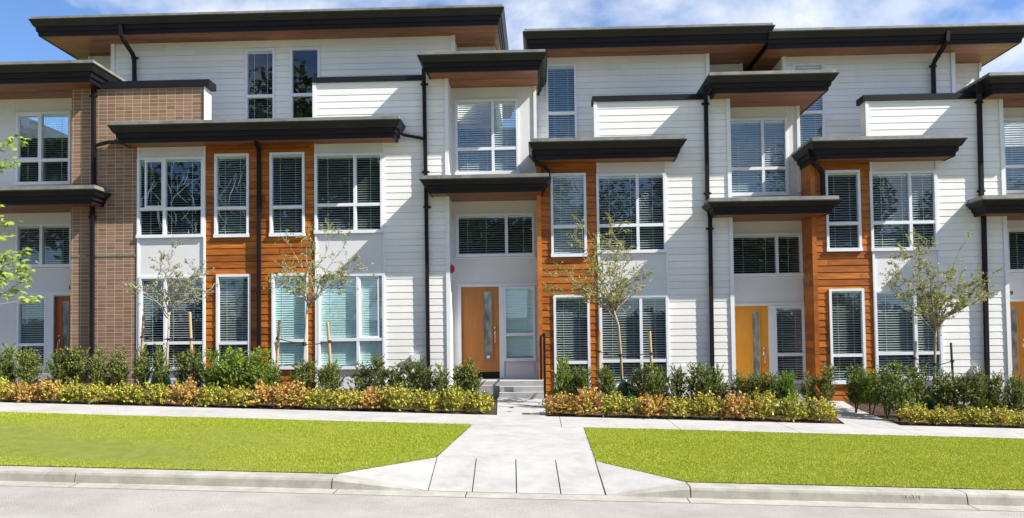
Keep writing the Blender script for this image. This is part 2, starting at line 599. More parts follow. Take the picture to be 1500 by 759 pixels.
def window(H, l, r, t, b, Y, trans=None, mull=None, low=True, style='open', upmull=True, name='window', slider=None, reflection_strips=0):
    x0, x1, z0, z1 = rect(l, r, t, b, Y)
    mx = (l + r) / 2
    fw = 0.055
    mb = MB()
    ya, yb = Y - 0.035, Y + 0.07
    mb.box(x0, x1, ya, yb, z1 - fw, z1)
    mb.box(x0 - 0.012, x1 + 0.012, ya - 0.02, yb, z0, z0 + 0.075)
    mb.box(x0, x0 + fw, ya, yb, z0 + 0.075, z1 - fw)
    mb.box(x1 - fw, x1, ya, yb, z0 + 0.075, z1 - fw)
    zt = az(mx, trans, Y) if trans else None
    if zt: mb.box(x0 + fw, x1 - fw, ya + 0.006, yb, zt - 0.035, zt + 0.035)
    if mull:
        xm = ax(mull, (t + b) / 2, Y)
        ztop, zbot = z1 - fw, z0 + 0.075
        if zt:
            if upmull: mb.box(xm - 0.032, xm + 0.032, ya + 0.008, yb, zt + 0.035, ztop)
            if low: mb.box(xm - 0.032, xm + 0.032, ya + 0.008, yb, zbot, zt - 0.035)
        else: mb.box(xm - 0.032, xm + 0.032, ya + 0.008, yb, zbot, ztop)
    # inner sash of the opening light
    if slider and zt:
        a, c = slider
        xa, xc = ax(a, (t + b) / 2, Y), ax(c, (t + b) / 2, Y)
        za, zc = zt + 0.036, z1 - fw - 0.001
        for (p, q, u, w_) in ((xa, xa + 0.04, za, zc), (xc - 0.04, xc, za, zc), (xa + 0.04, xc - 0.04, za, za + 0.04), (xa + 0.04, xc - 0.04, zc - 0.04, zc)):
            mb.box(p, q, Y - 0.008, Y + 0.05, u, w_)
    wo = H.build(mb, name, 'vinyl')
    g = MB()
    gy = Y + 0.03
    g.face([(x0 + 0.02, gy, z0 + 0.03), (x1 - 0.02, gy, z0 + 0.03), (x1 - 0.02, gy, z1 - 0.02), (x0 + 0.02, gy, z1 - 0.02)])
    H.build(g, 'glass', 'glass', wo)
    if style != 'none':
        s = MB()
        a, c = x0 + fw - 0.01, x1 - fw + 0.01
        zz0, zz1 = z0 + 0.08, z1 - fw
        s.box(a, c, Y + 0.065, Y + 0.115, zz1 - 0.04, zz1 + 0.01)
        tilt = {'open': 0.36, 'closed': 1.22, 'half': 0.70}[style] + random.uniform(-0.10, 0.16)
        hw = 0.026
        dz, dy = hw * math.sin(tilt), hw * math.cos(tilt)
        z = zz1 - 0.07
        zend = zz0 + 0.01
        if style == 'half2': zend = zz1 - 0.5
        yc = Y + (0.062 if style == 'closed' else 0.085)
        k = 0
        while z > zend:
            j = random.uniform(-0.0035, 0.0035)
            s.face([(a, yc - dy, z - dz + j), (c, yc - dy, z - dz - j), (c, yc + dy, z + dz - j), (a, yc + dy, z + dz + j)])
            z -= 0.0535
            k += 1
        s.box(a, c, Y + 0.09, Y + 0.13, zz0 - 0.012, zz0 + 0.01)
        n = max(2, round((c - a) / 0.45))
        for i in range(n):
            x = a + (c - a) * (i + 0.5) / n
            s.box(x - 0.003, x + 0.003, yc - dy - 0.006, yc - dy - 0.003, zz0, zz1)
        H.build(s, 'blind', 'blind_teal' if style == 'closed' else 'blind', wo)
    if reflection_strips:  # pale strips behind the glass imitating white branch reflections
        fb = MB()
        rf = random.Random(int(l))
        for k in range(reflection_strips):
            xx, zz = rf.uniform(x0 + 0.12, x1 - 0.12), rf.uniform(z0 + 0.15, z1 - 0.12)
            pts = [(xx, Y + 0.043, zz)]
            dx_, dz_ = rf.uniform(-0.5, 0.5), rf.choice((-1, 1))
            for q in range(rf.randint(3, 6)):
                dx_ += rf.uniform(-0.6, 0.6)
                xx = min(x1 - 0.08, max(x0 + 0.08, xx + dx_ * 0.10))
                zz = min(z1 - 0.09, max(z0 + 0.11, zz + dz_ * rf.uniform(0.05, 0.17)))
                pts.append((xx, Y + 0.043 + rf.uniform(-0.003, 0.003), zz))
            wv = [rf.uniform(0.004, 0.016) * (1 - abs(2 * q / (len(pts) - 1) - 1) * 0.7) for q in range(len(pts))]
            for q in range(len(pts) - 1):
                (ax_, ay_, az_), (bx_, by_, bz_) = pts[q], pts[q + 1]
                fb.face([(ax_ - wv[q], ay_, az_), (ax_ + wv[q], ay_ + 0.002, az_), (bx_ + wv[q + 1], by_ + 0.002, bz_), (bx_ - wv[q + 1], by_, bz_)])
        H.build(fb, 'painted_reflection', 'reflection_strips', wo)
    m = 0.004
    return (x0 + m, x1 - m, z0 + m, z1 - m)


def canopy(H, name, l, r, ty, Ylip=LIP, Yback=0.7, Hh=0.45, hs=0.09, lc=True, rc=True, lx=None, rx=None, dy=0, ext=None, side=1.0):
    """l, r: photo x of the lip ends; ty: photo y of the roof edge (middle). X limits lx / rx when a side is not an end"""
    XL = ax(l, ty + 8, Ylip) if lx is None else lx
    XR = ax(r, ty + 8, Ylip) if rx is None else rx
    zt = az((l + r) / 2, ty, Ylip)
    gz = (Hh - hs) * 0.42

    def ring(i, z):
        a, b = (XL + i * side if lc else XL), (XR - i * side if rc else XR)
        return [(a, Yback, z), (a, Ylip + i, z), (b, Ylip + i, z), (b, Yback, z)]

    def skin(mb, prof):
        rs = [ring(*p) for p in prof]
        for A, B in zip(rs, rs[1:]):
            if lc: mb.face([A[0], A[1], B[1], B[0]])
            mb.face([A[1], A[2], B[2], B[1]])
            if rc: mb.face([A[2], A[3], B[3], B[2]])
    top = MB()
    skin(top, [(0.05, zt), (0.045, zt - hs)])
    R0 = ring(0.05, zt)
    top.face(R0)
    c = H.build(top, name, 'flashing')
    g = MB()
    skin(g, [(0.048, zt - hs + 0.004), (0.0, zt - hs + 0.002), (0.0, zt - hs - 0.025), (0.012, zt - hs - 0.03), (0.085, zt - hs - gz), (0.13, zt - hs - gz - 0.002)])
    H.build(g, 'gutter', 'gutter', c)
    f = MB()
    z1 = zt - hs - gz - 0.001
    zm = zt - hs - gz - (Hh - hs - gz) * 0.52
    skin(f, [(0.12, z1), (0.135, zm), (0.165, zm - 0.003), (0.18, zt - Hh), (0.215, zt - Hh)])
    H.build(f, 'fascia', 'fascia', c)
    s = MB()
    s.face(list(reversed(ring(0.20, zt - Hh + 0.012))))
    H.build(s, 'soffit', 'soffit', c)
    return zt


def pipe(H, pts, brackets=(), rad=0.040, name='downpipe', shoe=False):
    P = [at(x, y, Y) for x, y, Y in pts]
    mb = MB()
    mb.tube(P, rad, square=True)
    o = H.build(mb, name, 'dark_metal')
    for (x, y, Y) in brackets:
        b = MB()
        p = at(x, y, Y)
        b.box(p.x - 0.085, p.x + 0.085, p.y - 0.012, p.y + 0.035, p.z - 0.018, p.z + 0.018)
        b.box(p.x - rad - 0.012, p.x + rad + 0.012, p.y - rad - 0.010, p.y + 0.03, p.z - 0.022, p.z + 0.022)
        H.build(b, 'bracket', 'dark_metal', o)
    return o


def vboard(mb, x0, x1, z0, z1, y, th=0.028):
    mb.box(x0, x1, y - th, y + 0.002, z0, z1)


def cap(H, l, r, t, b, Y, depth=0.32):
    x0, x1, z0, z1 = rect(l, r, t, b, Y - 0.05)
    mb = MB()
    mb.box(x0, x1, Y - 0.05, Y + depth + 0.05, z0, z1)
    H.build(mb, 'parapet_cap', 'cap')
    return z0


def door(H, l, r, t, b, Y, mat, gl, gr, gt, gb, hx, hy, full=True, casing=True):
    x0, x1, z0, z1 = rect(l, r, t, b, Y)
    mb = MB()
    mb.box(x0, x1, Y, Y + 0.05, z0, z1)
    d = H.build(mb, 'door', mat)
    gx0, gx1, gz0, gz1 = rect(gl, gr, gt, gb, Y - 0.01)
    m = MB()
    w = 0.028
    m.box(gx0 - w, gx0, Y - 0.018, Y - 0.001, gz0 - w, gz1 + w)
    m.box(gx1, gx1 + w, Y - 0.018, Y - 0.001, gz0 - w, gz1 + w)
    m.box(gx0, gx1, Y - 0.018, Y - 0.001, gz0 - w, gz0)
    m.box(gx0, gx1, Y - 0.018, Y - 0.001, gz1, gz1 + w)
    H.build(m, 'glass_molding', mat, d)
    g = MB()
    g.box(gx0, gx1, Y - 0.008, Y - 0.002, gz0, gz1)
    H.build(g, 'glass_strip', 'door_glass', d)
    if hx:
        p = at(hx, hy, Y)
        h = MB()
        h.tube([(p.x, Y - 0.001, p.z + 0.16), (p.x, Y - 0.03, p.z + 0.16)], 0.026, 12)
        h.box(p.x - 0.022, p.x + 0.022, Y - 0.012, Y - 0.001, p.z - 0.03, p.z + 0.09)
        h.tube([(p.x, Y - 0.01, p.z + 0.03), (p.x, Y - 0.06, p.z + 0.02), (p.x, Y - 0.065, p.z - 0.10), (p.x, Y - 0.055, p.z - 0.20), (p.x, Y - 0.005, p.z - 0.22)], 0.011, 8)
        H.build(h, 'handle', 'chrome', d, smooth=True)
    return d, (x0, x1, z0, z1)


def numeral(H, txt, px, py, Y, size, parent=None):
    cu = bpy.data.curves.new('numeral', 'FONT')
    cu.body = txt
    cu.size = size
    cu.extrude = 0.008
    cu.align_x = 'CENTER'
    tmp = bpy.data.objects.new('tmp', cu)
    COL.objects.link(tmp)
    dg = bpy.context.evaluated_depsgraph_get()
    me = bpy.data.meshes.new_from_object(tmp.evaluated_get(dg))
    bpy.data.objects.remove(tmp)
    p = at(px, py, Y)
    for v_ in me.vertices:
        x, y, z = v_.co
        v_.co = (p.x + x - H.o[0], Y - 0.01 - z - H.o[1], p.z + y - size * 0.35 - H.o[2])
    me.materials.clear()
    me.materials.append(M['dark_metal'])
    o = bpy.data.objects.new('house_number', me)
    COL.objects.link(o)
    o.parent = parent or H.root
    return o


ZBOT = -0.25


def interior(H, xa, xb, zdeck, ztop, zmid, ux, y2=4.5):
    mb = MB()
    for (x0, x1, za, zb_, yf) in ((xa, xb, ZBOT, zmid - 0.05, 0.85), (xa, xb, zmid + 0.05, zdeck - 0.06, 0.85), (ux[0] + 0.03, ux[1] - 0.03, zdeck + 0.1, ztop - 0.02, 1.56)):
        mb.face([(x0, y2, za), (x1, y2, za), (x1, y2, zb_), (x0, y2, zb_)])
        mb.face([(x0, yf, za), (x0, y2, za), (x0, y2, zb_), (x0, yf, zb_)])
        mb.face([(x1, yf, za), (x1, yf, zb_), (x1, y2, zb_), (x1, y2, za)])
        mb.face([(x0, yf, za), (x1, yf, za), (x1, y2, za), (x0, y2, za)])
        mb.face([(x0, yf, zb_), (x0, y2, zb_), (x1, y2, zb_), (x1, yf, zb_)])
    H.build(mb, 'interior', 'interior')


def third_floor(H, l, r, ty, by, holes, bits, party=None):
    """main upper wall at YT from photo x l..r, set-back bits [(l, r, top)] at YB"""
    x0 = l if isinstance(l, Vector) else None
    X0 = party[0] if party and party[0] is not None else ax(l, ty + 40, YT)
    X1 = party[1] if party and party[1] is not None else ax(r, ty + 40, YT)
    zt = az((l + r) / 2, ty, YT) + 0.25
    zb_ = az((l + r) / 2, by, YT)
    mb = MB()
    wall(mb, X0, X1, zb_, zt, YT, holes, LAP)
    for X, s in ((X0, -1), (X1, 1)):
        if party and ((s < 0 and party[0] is not None) or (s > 0 and party[1] is not None)): continue
        mb.face([(X, YT, zb_), (X, YT, zt), (X, 6, zt), (X, 6, zb_)])
    for (a, b, t_, s) in bits:
        xa, xb = ax(a, t_ + 15, YB), ax(b, t_ + 15, YB)
        if s > 0: xa = X1
        else: xb = X0
        wall(mb, xa, xb, zb_, zt, YB, (), LAP)
        X = xb if s > 0 else xa
        mb.face([(X, YB, zb_), (X, YB, zt), (X, 6, zt), (X, 6, zb_)])
    H.build(mb, 'upper_wall', 'siding')
    tb = MB()
    for X, s in ((X0, 1), (X1, -1)):
        if party and ((s > 0 and party[0] is not None) or (s < 0 and party[1] is not None)): continue
        vboard(tb, X, X + s * 0.075, zb_, zt, YT - 0.012)
        tb.box(X - s * 0.02, X + s * 0.0, YT - 0.04, YT + 0.09, zb_, zt)
    for (a, b, t_, s) in bits:
        X = ax(b if s > 0 else a, t_ + 15, YB)
        vboard(tb, X, X - s * 0.06, zb_, zt, YB - 0.012)
    if tb.f: H.build(tb, 'corner_trim', 'trim')
    return X0, X1, zt


def main_roof(H, l, r, ty, lc, rc, lx=None, rx=None, Ylip=0.55, Hh=0.44):
    return canopy(H, 'roof', l, r, ty, Ylip, 9.0, Hh, 0.075, lc, rc, lx, rx, side=0.8)


def plainbox(H, name, mat, x0, x1, y0, y1, z0, z1, parent=None):
    mb = MB()
    mb.box(x0, x1, y0, y1, z0, z1)
    return H.build(mb, name, mat, parent)


XP = ax(378, 400, 0)           # party line under the long bay roof
XB = ax(788.5, 400, 0)         # party line at cedar bay of the middle house
XC = ax(1191, 400, 0)
XL_END, XR_END = ax(-70, 400, 0), ax(1600, 400, 0)
GZ = ZBOT

# ================================================================== HOUSE 1 (brick corner)
H = House('white and cedar townhouse with the brick corner, at the left end of the row', 180)
zb0, zt0 = GZ, None
xr = ax(103.5, 380, 0)
# recess wall and its windows
w1 = window(H, 24, 104, 164, 271, YR, 235, 59.5, slider=(26, 58), style='open')
w2 = window(H, 23.5, 106, 328, 392, YR, None, 60.5, style='open')
w3 = window(H, 25, 69, 433, 541, YR, 505, None, style='open')
dd, dr = door(H, 80, 107, 434, 545, YR + 0.06, 'door_red', 92, 101, 441, 528, 87, 502)
holes = [w1, w2, w3, (dr[0], dr[1], dr[2], dr[3])]
mb = MB()
zsof = az(60, 138, YR)
wall(mb, XL_END, xr + 0.3, GZ, zsof + 0.3, YR, holes)
H.build(mb, 'recess_wall', 'panel')
tb = MB()
x = ax(20.5, 150, YR)
vboard(tb, x - 0.012, x + 0.012, az(20, 164, YR), az(20, 140, YR), YR, 0.008)
x0, x1, z0, z1 = rect(69, 79, 432, 545, YR)
vboard(tb, x0, x1, z0, z1, YR, 0.03)
x0, x1, z0, z1 = rect(23, 107, 428, 432.5, YR)
vboard(tb, x0, x1, z0, z1, YR, 0.036)
x0, x1, z0, z1 = rect(23, 107, 392.5, 395, YR)
vboard(tb, x0, x1, z0, z1, YR, 0.02)
H.build(tb, 'entry_trim', 'trim')
numeral(H, '1', 102.3, 421, YR, 0.14)
# brick
mb = MB()
xbr = ax(201, 380, 0)
xbe = ax(299.5, 150, 0)
zcap = az(220, 127.5, 0)
zpier = az(118, 120, 0)
xp = ax(137.5, 380, 0)
wall(mb, xr, xp, GZ, zpier + 0.25, YF)
wall(mb, xp, xbr, GZ, zcap, YF)
wall(mb, xbr, xbe, az(250, 182, 0), zcap, YF)
mb.face([(xr, 0, GZ), (xr, 0, zpier + .25), (xr, YR, zpier + .25), (xr, YR, GZ)])
H.build(mb, 'brick_wall', 'brick')
mb = MB()
mb.box(xbe, xbe + 0.022, -0.03, 0.34, az(300, 182, 0), zcap - 0.002)
H.build(mb, 'parapet_end', 'trim')
cap(H, 138, 306.5, 118, 128.2, YF)
for (a, b, y) in ((103, 126, 375.3), (139, 201, 374.3)):
    x0, x1, z0, z1 = rect(a, b, y - 1.2, y + 1.2, -0.01)
    plainbox(H, 'belt_course', 'flashing', x0, x1, -0.012, 0.02, z0, z1)
# left big windows, panels
L1 = window(H, 201.5, 298.5, 230.5, 348.5, YF, 306, 241, slider=(212, 239), style='open', reflection_strips=26)
L2 = window(H, 204, 301, 404.5, 543, YF, 502.5, 242, style='open')
n1 = window(H, 314.5, 365, 225.5, 348, YF, 305, None, style='open', reflection_strips=12)
n2 = window(H, 317, 367.5, 402, 546, YF, 502.5, None, style='open')
xpw = ax(301.2, 380, 0)
zbay = az(378, 204, 0)
mb = MB()
wall(mb, xbr, xpw, GZ, zbay + 0.2, YF, [L1, L2])
H.build(mb, 'panel', 'panel')
tb = MB()
vboard(tb, xbr, xbr + 0.05, GZ, zbay + 0.2, YF, 0.02)
vboard(tb, xpw - 0.045, xpw, GZ, zbay + 0.2, YF, 0.032)
H.build(tb, 'panel_trim', 'trim')
mb = MB()
wall(mb, xpw, XP, GZ, zbay + 0.2, YF, [n1, n2], LAPW)
H.build(mb, 'cedar_cladding', 'cedar')
# canopies
zdeck = az(378, 178, 0)
canopy(H, 'bay_roof', 157, 587, 173, Yback=YT, Hh=0.455, hs=0.085, rc=False, rx=XP)
canopy(H, 'upper_canopy', -60, 137, 88.5, Yback=YT, Hh=0.46, hs=0.085, lc=False, lx=XL_END)
canopy(H, 'entry_canopy', -60, 140, 272, Yback=YR, Hh=0.40, hs=0.095, lc=False, lx=XL_END)
# third floor
wa1 = window(H, 359.5, 403, 71.5, 205, YT, 141, None, style='open')
X0, X1, zt3 = third_floor(H, 164.5, 665, 50, 205, [wa1], [(130.5, 164, 73, -1)], party=(None, ax(415, 120, YT)))
XPT = ax(415, 120, YT)
main_roof(H, 41.5, 738.5, 14, True, False, rx=XPT)
interior(H, XL_END, XP, zdeck, zt3, az(300, 385, 0), (X0, X1))
plainbox(H, 'flat_roof', 'deck', xr, XP, 0.02, YT + 0.1, zdeck - 0.05, zdeck)
plainbox(H, 'end_wall', 'siding', XL_END - 0.2, XL_END, YR, 9.0, GZ, zdeck + 1.0)
# pipes
pipe(H, [(176.5, 36, 0.64), (177.5, 52, 0.64), (181, 59, 0.7), (193, 77, 1.25), (196.5, 84, 1.31), (197, 122, 1.31)], [(197, 85, 1.33)])
pipe(H, [(135.5, 112, -0.35), (136.3, 121, -0.32), (137, 132, -0.06), (137.3, 280, -0.06)], [(137, 141, -0.05)])
pipe(H, [(135, 294, -0.06), (134.6, 576, -0.06)], [(135, 318, -0.05)])
pipe(H, [(186, 207.5, -0.3), (178, 208, -0.25), (158, 208.5, -0.08), (139, 213.5, -0.06)], rad=0.032)
pipe(H, [(374, 190, -0.46), (374, 203, -0.45), (376, 211, -0.3), (379.2, 219, -0.07), (379.5, 560, -0.06), (379.5, 580, -0.06)])

# ================================================================== HOUSE 2
H = House('white and cedar townhouse with an oak entry door above two concrete steps', 560)
m1 = window(H, 395.5, 446.5, 223.5, 346.5, YF, 303.5, None, style='open')
m2 = window(H, 398.5, 451, 400.5, 541, YF, 499, None, style='closed')
R1 = window(H, 461, 560.8, 224.5, 342, YF, 300, 520, style='open')
R2 = window(H, 465.5, 564, 401, 541, YF, 497.5, 524.5, style='closed', slider=(526, 556))
xpw = ax(461.8, 380, 0)
xs = ax(562.8, 380, 0)
xpipe = ax(625, 380, 0)
xpier = ax(657.5, 300, 0)
zcap = az(540, 117.5, 0)
zpier = az(640, 107, 0)
zbay2 = az(480, 202, 0)
mb = MB()
wall(mb, XP, xpw, GZ, zbay2 + 0.2, YF, [m1, m2], LAPW)
H.build(mb, 'cedar_cladding', 'cedar')
mb = MB()
wall(mb, xpw, xs, GZ, zbay2 + 0.2, YF, [R1, R2])
H.build(mb, 'panel', 'panel')
xse = ax(459, 150, 0)
mb = MB()
wall(mb, xs, xpipe, GZ, zcap, YF, (), LAP)
wall(mb, xse, xs, zbay2 + 0.2, zcap, YF, (), LAP)
wall(mb, xpipe, xpier, GZ, zpier + 0.25, YF, (), LAP)
mb.face([(xpier, 0, GZ), (xpier, YR, GZ), (xpier, YR, zpier + .25), (xpier, 0, zpier + .25)])
mb.face([(xpipe, 0, zcap), (xpipe, 0, zpier + .25), (xpipe, YT, zpier + .25), (xpipe, YT, zcap)])
mb.face([(xse, 0, zbay2), (xse, 0, zcap), (xse, 0.3, zcap), (xse, 0.3, zbay2)])
H.build(mb, 'siding_wall', 'siding')
tb = MB()
vboard(tb, xpw, xpw + 0.045, GZ, zbay2 + 0.2, YF, 0.032)
vboard(tb, xs - 0.02, xs + 0.02, GZ, zbay2 + 0.2, YF, 0.02)
vboard(tb, xpier - 0.075, xpier + 0.012, GZ, zpier + 0.25, YF, 0.03)
tb.box(xpier, xpier + 0.012, 0.003, 0.09, GZ, zpier + 0.25)
vboard(tb, xse - 0.012, xse + 0.06, zbay2, zcap, YF, 0.03)
H.build(tb, 'corner_trim', 'trim')
cap(H, 457, 619, 111.5, 119, YF)
# recess with entry
b1 = window(H, 667, 759.5, 145.5, 256, YR, 218, 722, style='half')
b2 = window(H, 668.5, 783, 312.5, 376.5, YR, None, 742, style='open')
b3 = window(H, 738, 784, 419.5, 529, YR, 490, None, style='closed')
dd, dr = door(H, 676.5, 731.5, 420.5, 545, YR + 0.05, 'door_oak', 709, 720, 427.5, 526.5, 725.5, 490)
mb = MB()
p = at(681.5, 441.5, YR + 0.05)
mb.tube([(p.x, YR + 0.049, p.z), (p.x, YR + 0.04, p.z)], 0.012, 8)
H.build(mb, 'peephole', 'chrome', dd)
mb = MB()
p = at(715.5, 523, YR + 0.04)
mb.tube([(p.x, YR + 0.041, p.z), (p.x, YR + 0.034, p.z)], 0.04, 14)
H.build(mb, 'glass_sticker', 'electric_white', dd)
mb = MB()
zs_ = az(720, 124, YR)
wall(mb, xpier, XB, GZ, zs_ + 0.3, YR, [b1, b2, b3, (dr[0], dr[1], GZ, dr[3])])
mb.face([(XB, YR, az(785, 260, YR)), (XB, YR, zs_ + .3), (XB, YT, zs_ + .3), (XB, YT, az(785, 260, YR))])
H.build(mb, 'recess_wall', 'panel')
x0, x1, z0, z1 = rect(676.5, 731.5, 545.5, 552.5, YR)
plainbox(H, 'threshold', 'dark_metal', dr[0], dr[1], YR + 0.02, YR + 0.2, z0 - 0.05, dr[2] - 0.004)
tb = MB()
for (a, b, t_, bb) in ((671.5, 675.8, 419.5, 553), (732, 738, 419.5, 553), (671, 787, 415.8, 419), (667, 785, 376.8, 379)):
    x0, x1, z0, z1 = rect(a, b, t_, bb, YR)
    vboard(tb, x0, x1, z0, z1, YR, 0.03)
x = ax(759.8, 135, YR)
vboard(tb, x - 0.01, x + 0.01, az(760, 144, YR), zs_ + 0.2, YR, 0.008)
x = ax(787, 160, YR)
vboard(tb, XB - 0.06, XB + 0.012, az(785, 255, YR), zs_ + 0.2, YR, 0.03)
H.build(tb, 'entry_trim', 'trim')
x0, x1, z0, z1 = rect(741, 783, 532, 551, YR)
plainbox(H, 'sidelight_panel', 'panel', x0, x1, YR - 0.012, YR + 0.01, z0, z1)
# canopies
canopy(H, 'bay_roof', 157, 587, 173, Yback=YT, Hh=0.455, hs=0.085, lc=False, lx=XP)
canopy(H, 'upper_canopy', 611, 802, 73, Yback=YT + 0.2, Hh=0.42, hs=0.075)
canopy(H, 'entry_canopy', 614.5, 807.5, 254.5, Yback=YR, Hh=0.38, hs=0.09)
wa2 = window(H, 425.5, 469, 70, 205, YT, 139, None, style='none')
X0, X1, zt3 = third_floor(H, 300, 665.5, 50, 205, [wa2], [(667, 725.5, 59, 1)], party=(XPT, None))
main_roof(H, 41.5, 738.5, 14, False, True, lx=XPT)
interior(H, XP + 0.02, XB - 0.02, zdeck, zt3, az(500, 385, 0), (X0, X1))
plainbox(H, 'flat_roof', 'deck', XP, xpier - 0.02, 0.02, YT + 0.1, zdeck - 0.05, zdeck - 0.002)
mb = MB()
p = at(667.5, 394, 0.25)
mb.tube([(xpier + 0.012, 0.25, p.z), (xpier + 0.05, 0.25, p.z)], 0.10, 16)
mb.tube([(xpier + 0.05, 0.25, p.z), (xpier + 0.085, 0.25, p.z)], [0.085, 0.05], 16)
H.build(mb, 'alarm_bell', 'red_plastic', smooth=False)
x0, x1, z0, z1 = rect(602.5, 615, 519, 530, -0.02)
plainbox(H, 'electric_box', 'electric_white', x0, x1, -0.09, -0.005, z0, z1)
pipe(H, [(620.5, 100, -0.36), (620.8, 112, -0.3), (621.3, 124, -0.06), (622.6, 200, -0.06), (624.3, 290, -0.06), (628, 575, -0.06)], [(621.5, 123.5, -0.05), (623.5, 252, -0.05), (625.5, 303.5, -0.05)])
pipe(H, [(582, 186, -0.4), (584, 193, -0.3), (592, 198, -0.1), (620, 203, -0.06)], rad=0.03)

# ================================================================== HOUSE 3
H = House('white and cedar townhouse with a honey coloured door behind shrubs', 960)
n1 = window(H, 807, 859, 254, 376.5, YF, 332, None, style='half')
n2 = window(H, 811.5, 864.5, 432, 571, YF, 531, None, style='open')
g1 = window(H, 874, 975.5, 254, 371, YF, 330, 934, style='open')
g2 = window(H, 879, 979.5, 432.5, 567, YF, 528.5, 939.5, style='open')
xpw = ax(875.8, 380, 0)
xs = ax(977, 380, 0)
xpipe = ax(1040, 380, 0)
xpier = ax(1071.5, 300, 0)
zcap = az(950, 145.5, 0)
zpier = az(1055, 135, 0)
zbay = az(885, 229, 0)
mb = MB()
wall(mb, XB, xpw, GZ, zbay + 0.2, YF, [n1, n2], LAPW)
mb.face([(XB, 0, GZ), (XB, 0, zbay + .2), (XB, YR, zbay + .2), (XB, YR, GZ)])
H.build(mb, 'cedar_cladding', 'cedar')
tb = MB()
vboard(tb, XB - 0.012, XB + 0.085, GZ, zbay + 0.1, YF, 0.034)
H.build(tb, 'cedar_corner', 'cedar_trim')
mb = MB()
wall(mb, xpw, xs, GZ, zbay + 0.2, YF, [g1, g2])
H.build(mb, 'panel', 'panel')
xse = ax(870.5, 170, 0)
mb = MB()
wall(mb, xs, xpipe, GZ, zcap, YF, (), LAP)
wall(mb, xse, xs, zbay + 0.2, zcap, YF, (), LAP)
wall(mb, xpipe, xpier, GZ, zpier + 0.25, YF, (), LAP)
mb.face([(xpier, 0, GZ), (xpier, YR, GZ), (xpier, YR, zpier + .25), (xpier, 0, zpier + .25)])
mb.face([(xpipe, 0, zcap), (xpipe, 0, zpier + .25), (xpipe, YT, zpier + .25), (xpipe, YT, zcap)])
mb.face([(xse, 0, zbay), (xse, 0, zcap), (xse, 0.3, zcap), (xse, 0.3, zbay)])
H.build(mb, 'siding_wall', 'siding')
tb = MB()
vboard(tb, xpw, xpw + 0.045, GZ, zbay + 0.2, YF, 0.032)
vboard(tb, xs - 0.02, xs + 0.02, GZ, zbay + 0.2, YF, 0.02)
vboard(tb, xpier - 0.075, xpier + 0.012, GZ, zpier + 0.25, YF, 0.03)
vboard(tb, xse - 0.012, xse + 0.06, zbay, zcap, YF, 0.03)
H.build(tb, 'corner_trim', 'trim')
cap(H, 867.5, 1032, 139, 147, YF)
c1 = window(H, 1066, 1154, 173, 287, YR, 247, 1117.5, style='half')
c2 = window(H, 1070, 1175, 341.5, 405.5, YR, None, 1138, style='open')
c3 = window(H, 1134.5, 1180, 447.5, 562, YR, 519.5, None, style='open')
dd, dr = door(H, 1073, 1126, 448.5, 572, YR + 0.05, 'door_honey', 1103, 1112.5, 457, 553, 1119.5, 520)
mb = MB()
zs_ = az(1120, 151, YR)
wall(mb, xpier, XC, GZ, zs_ + 0.3, YR, [c1, c2, c3, (dr[0], dr[1], GZ, dr[3])])
mb.face([(XC, YR, az(1180, 290, YR)), (XC, YR, zs_ + .3), (XC, YT, zs_ + .3), (XC, YT, az(1180, 290, YR))])
H.build(mb, 'recess_wall', 'panel')
plainbox(H, 'threshold', 'dark_metal', dr[0], dr[1], YR + 0.02, YR + 0.2, dr[2] - 0.15, dr[2] - 0.004)
tb = MB()
for (a, b, t_, bb) in ((1127, 1134.5, 447.5, 575), (1072, 1180, 444.2, 447.2), (1072, 1177, 405.8, 408)):
    x0, x1, z0, z1 = rect(a, b, t_, bb, YR)
    vboard(tb, x0, x1, z0, z1, YR, 0.03)
x = ax(1152.5, 160, YR)
vboard(tb, x - 0.01, x + 0.01, az(1152, 172, YR), zs_ + 0.2, YR, 0.008)
vboard(tb, XC - 0.06, XC + 0.012, az(1182, 282, YR), zs_ + 0.2, YR, 0.03)
H.build(tb, 'entry_trim', 'trim')
canopy(H, 'bay_roof', 774, 1006.5, 199.5, Yback=YT, Hh=0.45, hs=0.09)
canopy(H, 'upper_canopy', 1037, 1229.5, 102.5, Yback=YT + 0.2, Hh=0.43, hs=0.085)
canopy(H, 'entry_canopy', 1037, 1234, 287.5, Yback=YR, Hh=0.36, hs=0.09)
wb1 = window(H, 800, 845, 93.5, 230, YT, 166, None, style='half')
X0, X1, zt3 = third_floor(H, 772, 1038, 72, 232, [wb1], [(1040, 1087.5, 84, 1)])
main_roof(H, 765.5, 1136, 36.5, True, True)
zdeck = az(890, 204, 0)
interior(H, XB + 0.02, XC - 0.02, zdeck, zt3, az(900, 415, 0), (X0, X1))
plainbox(H, 'flat_roof', 'deck', XB, xpier - 0.02, 0.02, YT + 0.1, zdeck - 0.05, zdeck - 0.002)
zr = az(1110, 66, 0.9)
plainbox(H, 'rear_wall', 'siding', ax(800, 300, YT), XC, 5.5, 5.6, zdeck, zr)
pipe(H, [(1033, 125, -0.36), (1033.3, 138, -0.3), (1034, 150, -0.06), (1036.5, 295, -0.06), (1040, 318, -0.06), (1044.5, 600, -0.06)], [(1033.5, 152, -0.05), (1036.5, 283.5, -0.05), (1040, 335, -0.05)])
pipe(H, [(781, 218, -0.38), (782, 233, -0.36), (788, 241, -0.3), (799, 245, -0.26), (803.5, 252, -0.25), (804, 258, -0.25)], rad=0.035, name='roof_spout')
x0, x1, z0, z1 = rect(998, 1008, 536, 546, -0.02)
plainbox(H, 'electric_box', 'electric_white', x0, x1, -0.09, -0.005, z0, z1)

